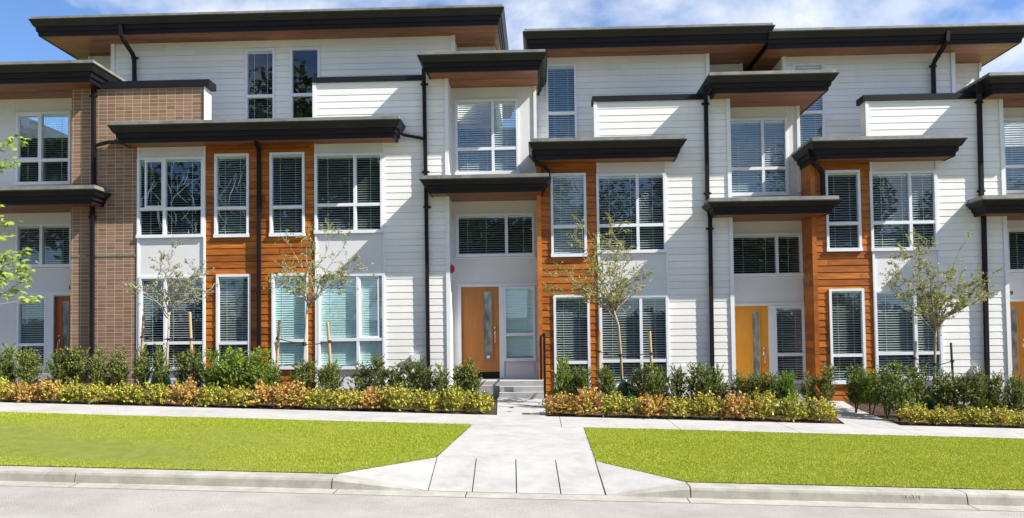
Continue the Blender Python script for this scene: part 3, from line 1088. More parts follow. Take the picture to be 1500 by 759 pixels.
# ================================================================== HOUSE 4
H = House('white and cedar townhouse at the right end of the row, cut by the picture edge', 1360)
n1 = window(H, 1209.5, 1260.5, 249.5, 368.5, YF, 327.5, None, style='open')
n2 = window(H, 1215.5, 1267, 423, 562.5, YF, 520.5, None, style='open')
g1 = window(H, 1274.5, 1372.5, 250.5, 367.5, YF, 326, 1333.5, style='open')
g2 = window(H, 1281.5, 1380, 424.5, 557, YF, 517.5, 1341.5, style='open')
xpw = ax(1277.5, 380, 0)
xs = ax(1375.5, 380, 0)
xpipe = ax(1442, 380, 0)
xpier = ax(1472.5, 300, 0)
zcap = az(1340, 144.5, 0)
zpier = az(1455, 134, 0)
zbay = az(1285, 226, 0)
mb = MB()
wall(mb, XC, xpw, GZ, zbay + 0.2, YF, [n1, n2], LAPW)
mb.face([(XC, 0, GZ), (XC, 0, zbay + .2), (XC, YR, zbay + .2), (XC, YR, GZ)])
H.build(mb, 'cedar_cladding', 'cedar')
tb = MB()
vboard(tb, XC - 0.012, XC + 0.085, GZ, zbay + 0.1, YF, 0.034)
H.build(tb, 'cedar_corner', 'cedar_trim')
mb = MB()
wall(mb, xpw, xs, GZ, zbay + 0.2, YF, [g1, g2])
H.build(mb, 'panel', 'panel')
xse = ax(1268, 170, 0)
mb = MB()
wall(mb, xs, xpipe, GZ, zcap, YF, (), LAP)
wall(mb, xse, xs, zbay + 0.2, zcap, YF, (), LAP)
wall(mb, xpipe, xpier, GZ, zpier + 0.25, YF, (), LAP)
mb.face([(xpier, 0, GZ), (xpier, YR, GZ), (xpier, YR, zpier + .25), (xpier, 0, zpier + .25)])
mb.face([(xpipe, 0, zcap), (xpipe, 0, zpier + .25), (xpipe, YT, zpier + .25), (xpipe, YT, zcap)])
mb.face([(xse, 0, zbay), (xse, 0, zcap), (xse, 0.3, zcap), (xse, 0.3, zbay)])
H.build(mb, 'siding_wall', 'siding')
tb = MB()
vboard(tb, xpw, xpw + 0.045, GZ, zbay + 0.2, YF, 0.032)
vboard(tb, xs - 0.02, xs + 0.02, GZ, zbay + 0.2, YF, 0.02)
vboard(tb, xpier - 0.075, xpier + 0.012, GZ, zpier + 0.25, YF, 0.03)
vboard(tb, xse - 0.012, xse + 0.06, zbay, zcap, YF, 0.03)
H.build(tb, 'corner_trim', 'trim')
cap(H, 1264.5, 1430, 137.5, 146, YF)
d1 = window(H, 1468, 1556, 172, 283, YR, 243.5, 1519, style='half')
d2 = window(H, 1474, 1570, 333, 399, YR, None, 1540, style='open')
d3 = window(H, 1533, 1580, 440, 555, YR, 512, None, style='open')
dd, dr = door(H, 1478, 1525, 442, 570, YR + 0.05, 'door_orange', 1482.5, 1490.5, 450, 545, 1499.5, 508)
mb = MB()
zs_ = az(1500, 149, YR)
wall(mb, xpier, XR_END, GZ, zs_ + 0.3, YR, [d1, d2, d3, (dr[0], dr[1], GZ, dr[3])])
H.build(mb, 'recess_wall', 'panel')
plainbox(H, 'threshold', 'dark_metal', dr[0], dr[1], YR + 0.02, YR + 0.2, dr[2] - 0.15, dr[2] - 0.004)
tb = MB()
for (a, b, t_, bb) in ((1526, 1533, 440, 575), (1475, 1580, 437.5, 440.5), (1475, 1575, 399.5, 402)):
    x0, x1, z0, z1 = rect(a, b, t_, bb, YR)
    vboard(tb, x0, x1, z0, z1, YR, 0.03)
H.build(tb, 'entry_trim', 'trim')
numeral(H, '9', 1481.5, 429.5, YR, 0.13)
canopy(H, 'bay_roof', 1188, 1417.5, 198, Yback=YT, Hh=0.45, hs=0.09)
canopy(H, 'upper_canopy', 1448, 1620, 103, Yback=YT + 0.2, Hh=0.43, hs=0.085)
canopy(H, 'entry_canopy', 1438, 1620, 284, Yback=YR, Hh=0.38, hs=0.09)
wc1 = window(H, 1162, 1208, 93, 228, YT, 164.5, None, style='half')
X0, X1, zt3 = third_floor(H, 1147, 1397.5, 72, 230, [wc1], [(1399, 1436.5, 83, 1)])
main_roof(H, 1129, 1512, 36, False, True, lx=ax(1127, 50, 0.58), Ylip=0.58, Hh=0.43)
zdeck = az(1285, 202, 0)
interior(H, XC + 0.02, XR_END, zdeck, zt3, az(1300, 410, 0), (X0, X1))
plainbox(H, 'flat_roof', 'deck', XC, xpier - 0.02, 0.02, YT + 0.1, zdeck - 0.05, zdeck - 0.002)
plainbox(H, 'end_wall', 'siding', XR_END, XR_END + 0.2, 0.0, 9.0, GZ, zdeck + 1.0)
pipe(H, [(1434, 122, -0.36), (1434, 136, -0.3), (1434.5, 148, -0.06), (1438, 295, -0.06), (1441, 318, -0.06), (1447.5, 600, -0.06)], [(1434.5, 150, -0.05), (1437.5, 280, -0.05)])
pipe(H, [(1185, 218, -0.35), (1186.5, 233, -0.33), (1192, 241, -0.25), (1201, 247, -0.12), (1205, 255, -0.07), (1206, 300, -0.06)], rad=0.038)
pipe(H, [(1388.5, 46, 0.64), (1387.5, 60, 0.64), (1384, 66, 0.7), (1370, 88, 1.25), (1367, 95, 1.31), (1368, 140, 1.31)], [(1367, 97, 1.33)])
x0, x1, z0, z1 = rect(1424, 1434, 537, 547, -0.02)
plainbox(H, 'electric_box', 'electric_white', x0, x1, -0.09, -0.005, z0, z1)

# ================================================================== GROUND
def gq(mb, x0, x1, y0, y1, dz=0.0, n=1, mi=0):
    for i in range(n):
        a, b = x0 + (x1 - x0) * i / n, x0 + (x1 - x0) * (i + 1) / n
        mb.face([(a, y0, zg(a, y0) + dz), (b, y0, zg(b, y0) + dz), (b, y1, zg(b, y1) + dz), (a, y1, zg(a, y1) + dz)], mi)


XW = 40.0
# base ground, one sheet to the horizon, below everything
mb = MB()
ys = [-400, -60, -22, -9.95, -9.7, -5.8, -4.43, -1.2, 0, 60, 400]
for a, b in zip(ys, ys[1:]):
    for xa, xb in ((-400, -40), (-40, 40), (40, 400)):
        mb.face([(xa, a, zg(xa, a) - 0.14), (xb, a, zg(xb, a) - 0.14), (xb, b, zg(xb, b) - 0.14), (xa, b, zg(xa, b) - 0.14)])
tag(mb.build('ground', 'soil_green'), 'earth under the street and the gardens', 'ground', kind='structure')
mb = MB()
gq(mb, -XW, XW, -19.0, -10.15, 0.0, 8)
tag(mb.build('road', 'asphalt'), 'pale grey asphalt road in the foreground', 'road', kind='structure')
mb = MB()
gq(mb, -XW, XW, -24.0, -19.0, 0.06, 8)
tag(mb.build('opposite_verge', 'soil_green'), 'grass verge across the road behind the camera', 'verge', kind='structure')

# planting bed
bed = MB()
NX, NY = 160, 24
xs_ = np.linspace(-22, 22, NX + 1)
ys_ = np.linspace(-4.43, 0.6, NY + 1)
pts = [[(float(x), float(y), zg(x, y) - 0.012 + (random.uniform(-0.012, 0.022) if 0 < j < NY else -0.01)) for x in xs_] for j, y in enumerate(ys_)]
idx = 0
for j in range(NY):
    for i in range(NX):
        bed.face([pts[j][i], pts[j][i + 1], pts[j + 1][i + 1], pts[j + 1][i]])
tag(bed.build('garden_bed', 'mulch'), 'brown mulch bed along the foot of the townhouses', 'garden bed', kind='structure')

YSN, YSF = -5.8, -4.43
# walkway plan (photo positions on the ground)
wL = [(ax(692, 624, YSN), YSN), (ax(640, 672, -8.6), -8.6), (ax(627, 717, -9.95), -9.95)]
wR = [(ax(854.5, 627, YSN), YSN), (ax(872, 673, -8.6), -8.6), (ax(887, 721, -9.95), -9.95)]


def rz(x, y):      # ramped walkway height
    if y > -8.6: return zg(x, y)
    t_ = (y + 8.6) / -1.35
    return zg(x, -8.6) * (1 - t_) + (zg(x, -9.96) + 0.02) * t_


def slab(mb, poly, th=0.10, zf=zg, dz=0.0):
    n = len(poly)
    top = [(x, y, zf(x, y) + dz) for x, y in poly]
    bot = [(x, y, z - th) for x, y, z in top]
    mb.face(top)
    for i in range(n):
        j = (i + 1) % n
        mb.face([top[i], bot[i], bot[j], top[j]])


mb = MB()
jx = [-40 + 0.6]
x = -23.0
sj = []
x0 = ax(987, 625, -5.1)
k = -16
while k < 18:
    sj.append(x0 + k * 1.83); k += 1
for a, b in zip(sj, sj[1:]):
    slab(mb, [(a + 0.005, YSN), (b - 0.005, YSN), (b - 0.005, YSF), (a + 0.005, YSF)], 0.1, zg, 0.004)
tag(mb.build('sidewalk', 'concrete'), 'pale concrete sidewalk between the lawn and the golden hedge', 'sidewalk', kind='structure')
mb = MB()
n = 4
g = 0.006
slab(mb, [(wL[1][0], -8.6 + 0.001), (wR[1][0], -8.6 + 0.001), (wR[0][0], YSN - g), (wL[0][0], YSN - g)], 0.1, rz, 0.003)
for i in range(n):
    f0, f1 = i / n, (i + 1) / n
    P = lambda q, f: q[0][0] + 0
    a0 = wL[1][0] + (wR[1][0] - wL[1][0]) * f0; a1 = wL[1][0] + (wR[1][0] - wL[1][0]) * f1
    b0 = wL[2][0] + (wR[2][0] - wL[2][0]) * f0; b1 = wL[2][0] + (wR[2][0] - wL[2][0]) * f1
    slab(mb, [(b0 + g, -9.95), (b1 - g, -9.95), (a1 - g, -8.6 - 0.001), (a0 + g, -8.6 - 0.001)], 0.1, rz, 0.003)
# walk between sidewalk and steps
xa, xb = ax(728, 611, YSF), ax(800, 611, YSF)
slab(mb, [(xa, YSF + g), (xb, YSF + g), (ax(799, 588, -1.3), -1.0), (ax(728, 588, -1.3), -1.0)], 0.1, zg, 0.004)
tag(mb.build('walkway', 'concrete'), 'wide concrete walkway ramping from the sidewalk down to the road', 'walkway', kind='structure')
# flares either side of the ramp
xcl, xcr = ax(495, 699, -9.7), ax(1005, 711, -9.7)
mb = MB()
fl = [(xcl, -9.7, zg(xcl, -9.7) + 0.002), (wL[2][0] - g, -9.95, rz(wL[2][0], -9.95) + 0.002), (wL[1][0] - g, -8.6, zg(wL[1][0], -8.6) + 0.002)]
mb.face(fl)
fr_ = [(xcr, -9.7, zg(xcr, -9.7) + 0.002), (wR[1][0] + g, -8.6, zg(wR[1][0], -8.6) + 0.002), (wR[2][0] + g * 2, -9.95, rz(wR[2][0], -9.95) + 0.002)]
mb.face(fr_)
for tri in (fl, fr_):
    for i in range(3):
        p, q = tri[i], tri[(i + 1) % 3]
        mb.face([p, (p[0], p[1], p[2] - 0.1), (q[0], q[1], q[2] - 0.1), q])
tag(mb.build('ramp_flare', 'concrete'), 'sloping concrete flares either side of the walkway ramp', 'ramp', kind='structure')
# path to the honey door
mb = MB()
slab(mb, [(ax(1238, 621, YSF), YSF + g), (ax(1318, 623.5, YSF), YSF + g), (ax(1252, 598, -1.5), -1.5), (ax(1250, 598, -0.3), 0.5), (ax(1110, 598, -0.3), 0.5), (ax(1110, 598, -1.5), -1.5), (ax(1205, 598, -1.5), -1.5)], 0.1, zg, 0.006)
tag(mb.build('garden_path', 'concrete'), 'narrow concrete path to the honey coloured door', 'path', kind='structure')


# curb with rounded nose, in cast lengths
def curb_piece(mb, xa, xb, ha=1.0, hb=1.0):
    def prof(x, h):
        z0 = zg(x, -9.96)
        zt = zg(x, -9.7)
        zt = z0 + 0.02 + (zt - z0 - 0.02) * h
        return [(-9.70, zt), (-9.91, zt - 0.002), (-9.937, zt - 0.012 * h), (-9.95, zt - 0.035 * h), (-9.965, z0 + 0.012), (-9.965, z0 - 0.05)]
    A = [(xa, y, z) for y, z in prof(xa, ha)]
    B = [(xb, y, z) for y, z in prof(xb, hb)]
    for i in range(len(A) - 1): mb.face([A[i + 1], B[i + 1], B[i], A[i]])
    A2 = A + [(xa, -9.70, A[-1][2])]
    B2 = B + [(xb, -9.70, B[-1][2])]
    mb.face(A2); mb.face(list(reversed(B2)))


mb = MB()
xj = [-40.0, ax(-330, 690, -9.7), ax(114, 690, -9.9), xcl - 0.0]
for a, b in zip(xj, xj[1:]): curb_piece(mb, a + 0.006, b - 0.006)
xj = [xcr, ax(1413, 725, -9.9), ax(1800, 725, -9.9), 40.0]
for a, b in zip(xj, xj[1:]): curb_piece(mb, a + 0.006, b - 0.006)
# tapered lengths: the top face of these is carried by the flares, keep only the face strip
for (xa, xb, ha, hb) in ((xcl + 0.006, wL[2][0], 1, 0), (wR[2][0], xcr - 0.006, 0, 1)):
    N = 8
    for i in range(N):
        f0, f1 = i / N, (i + 1) / N
        h0, h1 = ha + (hb - ha) * f0, ha + (hb - ha) * f1
        s0, s1 = xa + (xb - xa) * f0, xa + (xb - xa) * f1
        pr = []
        for x, h in ((s0, h0), (s1, h1)):
            z0 = zg(x, -9.96); zt = z0 + 0.02 + (zg(x, -9.7) - z0 - 0.02) * h
            yb = -9.7 - 0.25 * (1 - h)
            pr.append([(x, yb + 0.02, zt + 0.001), (x, -9.925, zt - 0.003), (x, -9.955, zt - 0.025 * h - 0.004), (x, -9.97, z0 + 0.012), (x, -9.97, z0 - 0.05)])
        for k in range(4): mb.face([pr[0][k + 1], pr[1][k + 1], pr[1][k], pr[0][k]])
tag(mb.build('curb', 'curb_concrete'), 'weathered concrete curb between the lawn and the road', 'curb', kind='structure')
mb = MB()
gp = [-40, ax(-330, 700, -10), ax(114, 700, -10), ax(492, 715, -10.05), ax(683, 725, -10.05), ax(1008, 730, -10.05), ax(1425, 740, -10.05), 40]
for a, b in zip(gp, gp[1:]):
    a += 0.005; b -= 0.005
    mb.face([(a, -10.17, zg(a, -10.2) + 0.006), (b, -10.17, zg(b, -10.2) + 0.006), (b, -9.94, zg(b, -10) + 0.018), (a, -9.94, zg(a, -10) + 0.018)])
    mb.face([(a, -10.17, zg(a, -10.2) - 0.02), (b, -10.17, zg(b, -10.2) - 0.02), (b, -10.17, zg(b, -10.2) + 0.006), (a, -10.17, zg(a, -10.2) + 0.006)])
tag(mb.build('gutter_pan', 'curb_concrete'), 'concrete gutter strip at the foot of the curb', 'gutter', kind='structure')

# pale chalk scuffs on the curb face
mb = MB()
rs = random.Random(4)
for k in range(11):
    px_ = 1324 + k * 2.6 + rs.uniform(-1, 1)
    a_, b_ = at(px_, 721 + rs.uniform(0, 2), -9.957), at(px_ + rs.uniform(1, 4), 725 + rs.uniform(0, 4), -9.968)
    yy = -9.9685
    mb.face([(a_.x, yy + 0.010, a_.z), (b_.x, yy, b_.z), (b_.x + 0.006, yy, b_.z), (a_.x + 0.007, yy + 0.010, a_.z)])
painted('chalk', (0.46, 0.45, 0.42), 0.9, 0.1, 8)
tag(mb.build('chalk_marks', 'chalk', None, tuple(at(1338, 724, -9.97))), 'pale scribbled chalk marks on the curb face at the right', 'chalk marks')

# lawns
lawnL = [(-22, -9.69), (xcl, -9.69), (wL[1][0] - 0.012, -8.6), (wL[0][0] - 0.012, YSN - 0.005), (-22, YSN - 0.005)]
lawnR = [(22, -9.69), (22, YSN - 0.005), (wR[0][0] + 0.012, YSN - 0.005), (wR[1][0] + 0.012, -8.6), (xcr, -9.69)]


def inside(poly, x, y):
    c = np.zeros(len(x), bool)
    n = len(poly)
    for i in range(n):
        x1, y1 = poly[i]; x2, y2 = poly[(i + 1) % n]
        hit = ((y1 > y) != (y2 > y)) & (x < (x2 - x1) * (y - y1) / (y2 - y1 + 1e-12) + x1)
        c ^= hit
    return c


def lawn(poly, label, xr_):
    mb = MB()
    mb.face([(x, y, zg(x, y) + 0.006) for x, y in poly])
    base = mb.build('lawn', 'soil_green')
    tag(base, label, 'lawn', kind='structure')
    N = 480000
    x = rng.uniform(xr_[0], xr_[1], N)
    y = rng.uniform(-9.7, YSN, N)
    edge = 0.010 + 0.012 * np.abs(np.sin(x * 9.1 + y * 7) * np.sin(x * 3.7 - y * 4.3))
    k = inside(poly, x + rng.normal(size=N) * edge, y + rng.normal(size=N) * edge)
    k &= rng.uniform(size=N) < 0.93 + 0.3 * np.sin(x * 2.1 + 1.3 * np.sin(y * 3)) * np.sin(y * 2.7 + x * 0.6)
    x, y = x[k], y[k]
    n = len(x)
    z = np.interp(y, [k_[0] for k_ in KN], [k_[1] for k_ in KN]) - gr(y) * x + 0.004
    h = rng.uniform(0.009, 0.019, n) * (1 + 0.25 * np.sin(x * 1.7 + y) * np.sin(y * 2.3))
    a = rng.uniform(0, 2 * np.pi, n)
    w = rng.uniform(0.003, 0.0055, n)
    lean = rng.uniform(0.2, 1.0, n) * h
    la = rng.uniform(0, 2 * np.pi, n)
    c = np.stack([x, y, z], 1)
    s = np.stack([np.cos(a) * w, np.sin(a) * w, np.zeros(n)], 1)
    tip = c + np.stack([np.cos(la) * lean, np.sin(la) * lean, h], 1)
    V = np.stack([c - s, c + s, tip], 1).reshape(-1, 3)
    o = arr_mesh('grass_blades', V, 3, 'grass')
    return o


gl_ = lawn(lawnL, 'mown yellow green lawn strip left of the walkway', (-10.5, 0.2))
tag(gl_, 'short sunlit grass growing on the lawn left of the walkway', 'grass', kind='stuff')
gr_ = lawn(lawnR, 'mown yellow green lawn strip right of the walkway', (0.2, 10.5))
tag(gr_, 'short sunlit grass growing on the lawn right of the walkway', 'grass', kind='stuff')

# entry steps
YST = -0.6
zl = az(740, 558.5, YST)
xsl, xsm, xsr = ax(676, 570, YST), ax(733, 570, YST), ax(796.5, 570, YST)
st = empty('entry_steps', ((xsm + xsr) / 2, YST, zg(xsm, YST)))
tag(st, 'concrete landing with two steps below the oak door', 'steps')
o_ = st.location
zgnd = zg(xsm, -1.2)
rise = (zl - zgnd) / 3
mb = MB(); mb.box(xsl, xsr, YST, YR + 0.04, GZ, zl); mb.build('landing', 'concrete', st, o_)
mb = MB(); mb.box(xsm, xsr, YST - 0.30, YST - 0.002, GZ, zl - rise); mb.build('tread', 'concrete', st, o_)
mb = MB(); mb.box(xsm, xsr, YST - 0.60, YST - 0.302, GZ, zl - 2 * rise); mb.build('tread', 'concrete', st, o_)
mb = MB(); mb.box(xsl - 0.02, xsm - 0.004, YST - 0.22, YST - 0.004, GZ, zl - 0.08); mb.build('side_block', 'concrete', st, o_)
# landings of the other entries
for (a, b, zy, nm) in ((1068, 1190, 578, 'plain concrete landing at the honey coloured door'), (-60, 103, 548, 'plain concrete landing at the red brown door beside the brick'), (1470, 1590, 572, 'plain concrete landing at the orange door on the right')):
    mb = MB()
    mb.box(ax(a, zy, 0) + 0.02, ax(b, zy, 0) - 0.02, -0.02, YR + 0.04, GZ, az((a + b) / 2, zy, 0))
    tag(mb.build('landing', 'concrete', None, (ax((a + b) / 2, zy, 0), 0.3, GZ)), nm, 'landing')

# hand rail beside the steps
p1, p2 = at(797, 488, -1.15), at(792.0, 492, -0.1)
hr = empty('handrail', (p1.x, -0.6, zg(p1.x, -0.6)))
tag(hr, 'dark metal handrail seen end on beside the steps and the cedar wall', 'handrail')
for p, Y in ((p1, -1.15), (p2, -0.1)):
    mb = MB()
    mb.box(p.x - 0.025, p.x + 0.025, Y - 0.025, Y + 0.025, zg(p.x, Y) - 0.05, p.z)
    mb.build('post', 'dark_metal', hr, hr.location)
mb = MB()
mb.tube([(p1.x, -1.17, p1.z - 0.02), (p2.x, -0.08, p2.z - 0.02)], 0.022, 8)
mb.build('rail', 'dark_metal', hr, hr.location)


# ================================================================== PLANTS
def yew_mesh(name, seed, w, h, n_shoot, mat, top_heavy=0.3):
    r = np.random.default_rng(seed)
    # upright shoots from several stems
    C, D, L = [], [], []
    stems = []
    for s in range(r.integers(4, 8)):
        a = r.uniform(0, 2 * np.pi)
        rad = r.uniform(0.1, 0.8) * w * 0.5
        top = np.array([np.cos(a) * rad, np.sin(a) * rad, h * (1.0 if s == 0 else r.uniform(0.55, 0.98))])
        stems.append(top)
    for s in range(n_shoot):
        top = stems[r.integers(len(stems))]
        f = r.uniform(0.16, 1.0) ** (1 - top_heavy)
        p = top * f
        p[:2] = top[:2] * f ** 0.6
        a = r.uniform(0, 2 * np.pi)
        spread = (0.15 + 0.85 * np.sin(np.pi * min(1, f * 0.9 + 0.05))) * w * 0.33
        o = np.array([np.cos(a), np.sin(a), 0]) * spread * r.uniform(0.1, 1.0)
        d = np.array([np.cos(a) * 0.7, np.sin(a) * 0.7, r.uniform(0.5, 1.3)])
        d /= np.linalg.norm(d)
        ln = r.uniform(0.07, 0.15)
        k = 13
        tt = np.linspace(0, 1, k)[:, None]
        pts = p + o + d * tt * ln
        nd = d * 0.7 + r.normal(size=(k, 3)) * 0.6
        C.append(pts + nd * 0.008)
        D.append(nd)
        L.append(r.uniform(0.028, 0.05, k))
    C = np.concatenate(C); D = np.concatenate(D); L = np.concatenate(L)
    V = leaf_quads(C, D, L, L * 0.40)
    o = arr_mesh(name, V, 4, mat)
    sb = MB()
    for top in stems:
        sb.tube([(top[0] * 0.1, top[1] * 0.1, -0.03), (top[0] * 0.6, top[1] * 0.6, top[2] * 0.45), (top[0], top[1], top[2] * 0.92)], [0.014, 0.009, 0.004], 5)
    so = sb.build('stem', 'bark_dark')
    me, sme = o.data, so.data
    bpy.data.objects.remove(o); bpy.data.objects.remove(so)
    return me, sme


YEW = {}
for k in range(5): YEW['slim', k] = yew_mesh('yew_foliage', 100 + k, 0.34, 0.8, 235, 'yew_dark')
for k in range(4): YEW['full', k] = yew_mesh('yew_foliage', 200 + k, 0.52, 0.8, 390, 'yew_dark')
for k in range(4): YEW['bright', k] = yew_mesh('yew_foliage', 300 + k, 0.55, 0.85, 480, 'yew_bright')


def yew(px, w_px, top_py, base_py, Y, kind, label):
    sc = F / (Y - CAM.y)
    x = ax(px, base_py, Y)
    z = zg(x, Y)
    h = az(px, top_py, Y) - z
    ks = [k for k in YEW if k[0] == kind]
    me, sme = YEW[random.choice(ks)]
    bw = {'slim': 0.34, 'full': 0.52, 'bright': 0.55}[kind]
    bh = {'slim': 0.8, 'full': 0.8, 'bright': 0.85}[kind]
    root = empty('yew_shrub', (x, Y, z))
    sx = max(0.6, w_px / sc / bw * 1.12)
    root.scale = (sx * random.uniform(0.9, 1.15), sx * random.uniform(0.9, 1.1), h / bh * random.uniform(0.84, 1.02))
    root.rotation_euler = (random.uniform(-0.07, 0.07), random.uniform(-0.09, 0.09), random.uniform(0, 6.28))
    tag(root, label, 'shrub', 'yew shrubs planted in front of the townhouses')
    f = bpy.data.objects.new('foliage', me); COL.objects.link(f); f.parent = root
    s = bpy.data.objects.new('stem', sme); COL.objects.link(s); s.parent = root


Y1 = -3.1
for args in [
    (10, 32, 506, 551, Y1, 'full', 'dark green yew at the left picture edge below the maple branch'),
    (40, 32, 505, 551, Y1, 'full', 'dark yew under the window left of the red brown door'),
    (88, 34, 505, 552, Y1, 'full', 'wide dark yew in front of the red brown door'),
    (108, 26, 508, 552, Y1, 'slim', 'narrow yew in front of the left brick pier'),
    (146, 28, 507, 553, Y1, 'full', 'yew in front of the brick wall, beside the left downpipe'),
    (175, 24, 505, 553, Y1, 'slim', 'slim yew in front of the middle of the brick wall'),
    (211, 20, 508, 555, Y1, 'slim', 'slim yew at the right corner of the brick wall'),
    (238, 20, 508, 555, Y1, 'slim', 'slim yew behind the teal watering bag'),
    (264, 24, 512, 556, Y1, 'slim', 'slim yew right of the leftmost staked tree trunk'),
    (291, 20, 513, 556, Y1, 'slim', 'slim yew beside the right stake of the leftmost staked tree'),
    (323, 36, 508, 565, Y1, 'bright', 'left bush of the bright green clump below the narrow cedar windows'),
    (350, 44, 504, 566, Y1 - 0.15, 'bright', 'tall middle bush of the bright green clump by the cedar downpipe'),
    (381, 40, 508, 566, Y1, 'bright', 'right bush of the bright green clump below the cedar downpipe'),
    (398, 22, 524, 566, Y1, 'slim', 'small yew at the right foot of the bright green clump'),
    (445, 34, 520, 567, Y1, 'full', 'yew at the foot of the second staked tree'),
    (484, 36, 525, 567, Y1, 'full', 'yew in front of the closed pale blinds'),
    (530, 28, 526, 567, Y1, 'slim', 'yew below the right edge of the closed pale blinds'),
    (556, 24, 528, 568, Y1, 'slim', 'yew where the pale panel meets the white siding, left of the oak door'),
    (579, 22, 526, 568, Y1, 'slim', 'upright yew in front of the white siding, left of the electric box'),
    (603, 22, 527, 568, Y1, 'slim', 'upright yew right below the electric box left of the oak door'),
    (625, 22, 525, 569, Y1, 'slim', 'upright yew in front of the downpipe left of the oak door'),
    (647, 22, 532, 569, Y1, 'slim', 'thin yew in front of the pier left of the oak door'),
    (671, 22, 528, 572, Y1, 'slim', 'thin yew at the left end of the concrete landing'),
    (690, 24, 528, 574, Y1, 'slim', 'sparse yew in front of the oak door'),
    (823, 32, 522, 576, Y1, 'bright', 'tall bright green yew at the cedar corner beside the handrail'),
    (851, 28, 532, 577, Y1, 'full', 'dark yew right of the bright green one beside the handrail'),
    (892, 32, 533, 578, Y1, 'full', 'dark yew left of the third staked tree trunk'),
    (937, 30, 533, 579, Y1, 'full', 'dark yew right of the third staked tree trunk'),
    (962, 28, 532, 579, Y1, 'full', 'dark yew in front of the right stake of the third staked tree'),
    (992, 24, 536, 580, Y1, 'slim', 'slim yew where the window meets the white siding of the third house'),
    (1014, 22, 537, 580, Y1, 'slim', 'slim yew in front of the white siding left of the middle downpipe'),
    (1036, 24, 536, 581, Y1, 'slim', 'slim yew hiding the foot of the middle downpipe'),
    (1058, 22, 536, 581, Y1, 'slim', 'slim yew in front of the pier left of the honey door'),
    (1081, 18, 538, 582, Y1, 'slim', 'very narrow yew at the left edge of the honey door'),
    (1104, 30, 540, 582, Y1, 'full', 'yew in front of the middle of the honey door'),
    (1128, 22, 540, 582, Y1, 'slim', 'yew at the right edge of the honey door'),
    (1158, 36, 536, 583, Y1, 'bright', 'bright green yew below the sidelight of the honey door'),
    (1186, 18, 544, 584, Y1, 'slim', 'small yew left of the right cedar corner'),
    (1205, 24, 541, 584, Y1, 'slim', 'yew in front of the right cedar corner'),
    (1253, 36, 532, 592, -2.5, 'full', 'first large yew beside the narrow path, nearest the cedar wall'),
    (1276, 38, 534, 598, -2.9, 'bright', 'second large yew beside the narrow path, brighter green'),
    (1299, 40, 538, 606, -3.3, 'full', 'third large yew beside the narrow path'),
    (1318, 38, 545, 612, -3.7, 'full', 'large yew beside the narrow path, nearest the sidewalk'),
    (1345, 28, 540, 605, Y1, 'slim', 'yew left of the dark green watering bag of the right tree'),
    (1384, 26, 542, 605, Y1, 'slim', 'yew between the dark green watering bag and the right stake'),
    (1408, 34, 543, 604, Y1, 'full', 'yew right of the right stake of the rightmost tree'),
    (1435, 32, 544, 604, Y1, 'full', 'yew below the rightmost electric box'),
    (1462, 30, 543, 605, Y1, 'full', 'yew in front of the pier left of the orange door'),
    (1488, 30, 545, 605, Y1, 'full', 'yew in front of the orange door at the right picture edge')]:
    yew(*args)


def spirea_mesh(seed, w, h, n):
    r = np.random.default_rng(seed)
    C, D = [], []
    nsh = n // 9
    for s in range(nsh):
        a = r.uniform(0, 2 * np.pi)
        el = np.arccos(r.uniform(-0.45, 1.0))
        lump = 1 + 0.16 * np.sin(3 * a + seed) + 0.10 * np.sin(5 * a + el * 4 + seed * 2)
        rr = r.uniform(0.55, 1.08) * lump
        tipv = np.array([np.cos(a) * np.sin(el) * w * 0.5, np.sin(a) * np.sin(el) * w * 0.5, np.cos(el) * h * 0.62]) * rr + np.array([0, 0, h * 0.36])
        tipv[2] = max(0.03, tipv[2])
        d = tipv - np.array([0, 0, h * 0.1]); d /= np.linalg.norm(d)
        k = 9
        t_ = np.linspace(0, 1, k)[:, None]
        C.append(tipv - d * t_ * 0.11 + r.normal(size=(k, 3)) * 0.012)
        D.append(d * 0.5 + r.normal(size=(k, 3)) * 0.8)
    C = np.concatenate(C); D = np.concatenate(D)
    L = r.uniform(0.036, 0.070, len(C))
    return leaf_quads(C, D, L, L * 0.60)


SP = {}
for mat in ('spirea_gold', 'spirea_orange', 'spirea_green'):
    for k in range(3):
        o = arr_mesh('spirea_leaves', spirea_mesh(hash(mat) % 7 + k * 13 + len(mat), 0.68, 0.55, 1750), 4, mat)
        SP[mat, k] = o.data
        bpy.data.objects.remove(o)
ORD = ['first', 'second', 'third', 'fourth', 'fifth', 'sixth', 'seventh', 'eighth', 'ninth', 'tenth', 'eleventh', 'twelfth', 'thirteenth', 'fourteenth', 'fifteenth', 'sixteenth', 'seventeenth', 'eighteenth', 'nineteenth', 'twentieth', 'twenty-first']
MATW = {'spirea_gold': 'golden', 'spirea_orange': 'orange tinted', 'spirea_green': 'yellow green'}


def spirea(px, w_px, top_py, Y, mat, label):
    x = ax(px, 600, Y)
    z = zg(x, Y)
    h = az(px, top_py, Y) - z
    sc = F / (Y - CAM.y)
    o = bpy.data.objects.new('spirea_shrub', SP[mat, random.randrange(3)])
    COL.objects.link(o)
    s = w_px / sc / 0.68 * 1.22
    o.location = (x, Y, z)
    o.scale = (s, s * 0.9, h / 0.55 * random.uniform(0.96, 1.18))
    o.rotation_euler.z = random.uniform(0, 6.28)
    tag(o, label, 'shrub', 'low golden shrubs along the sidewalk')


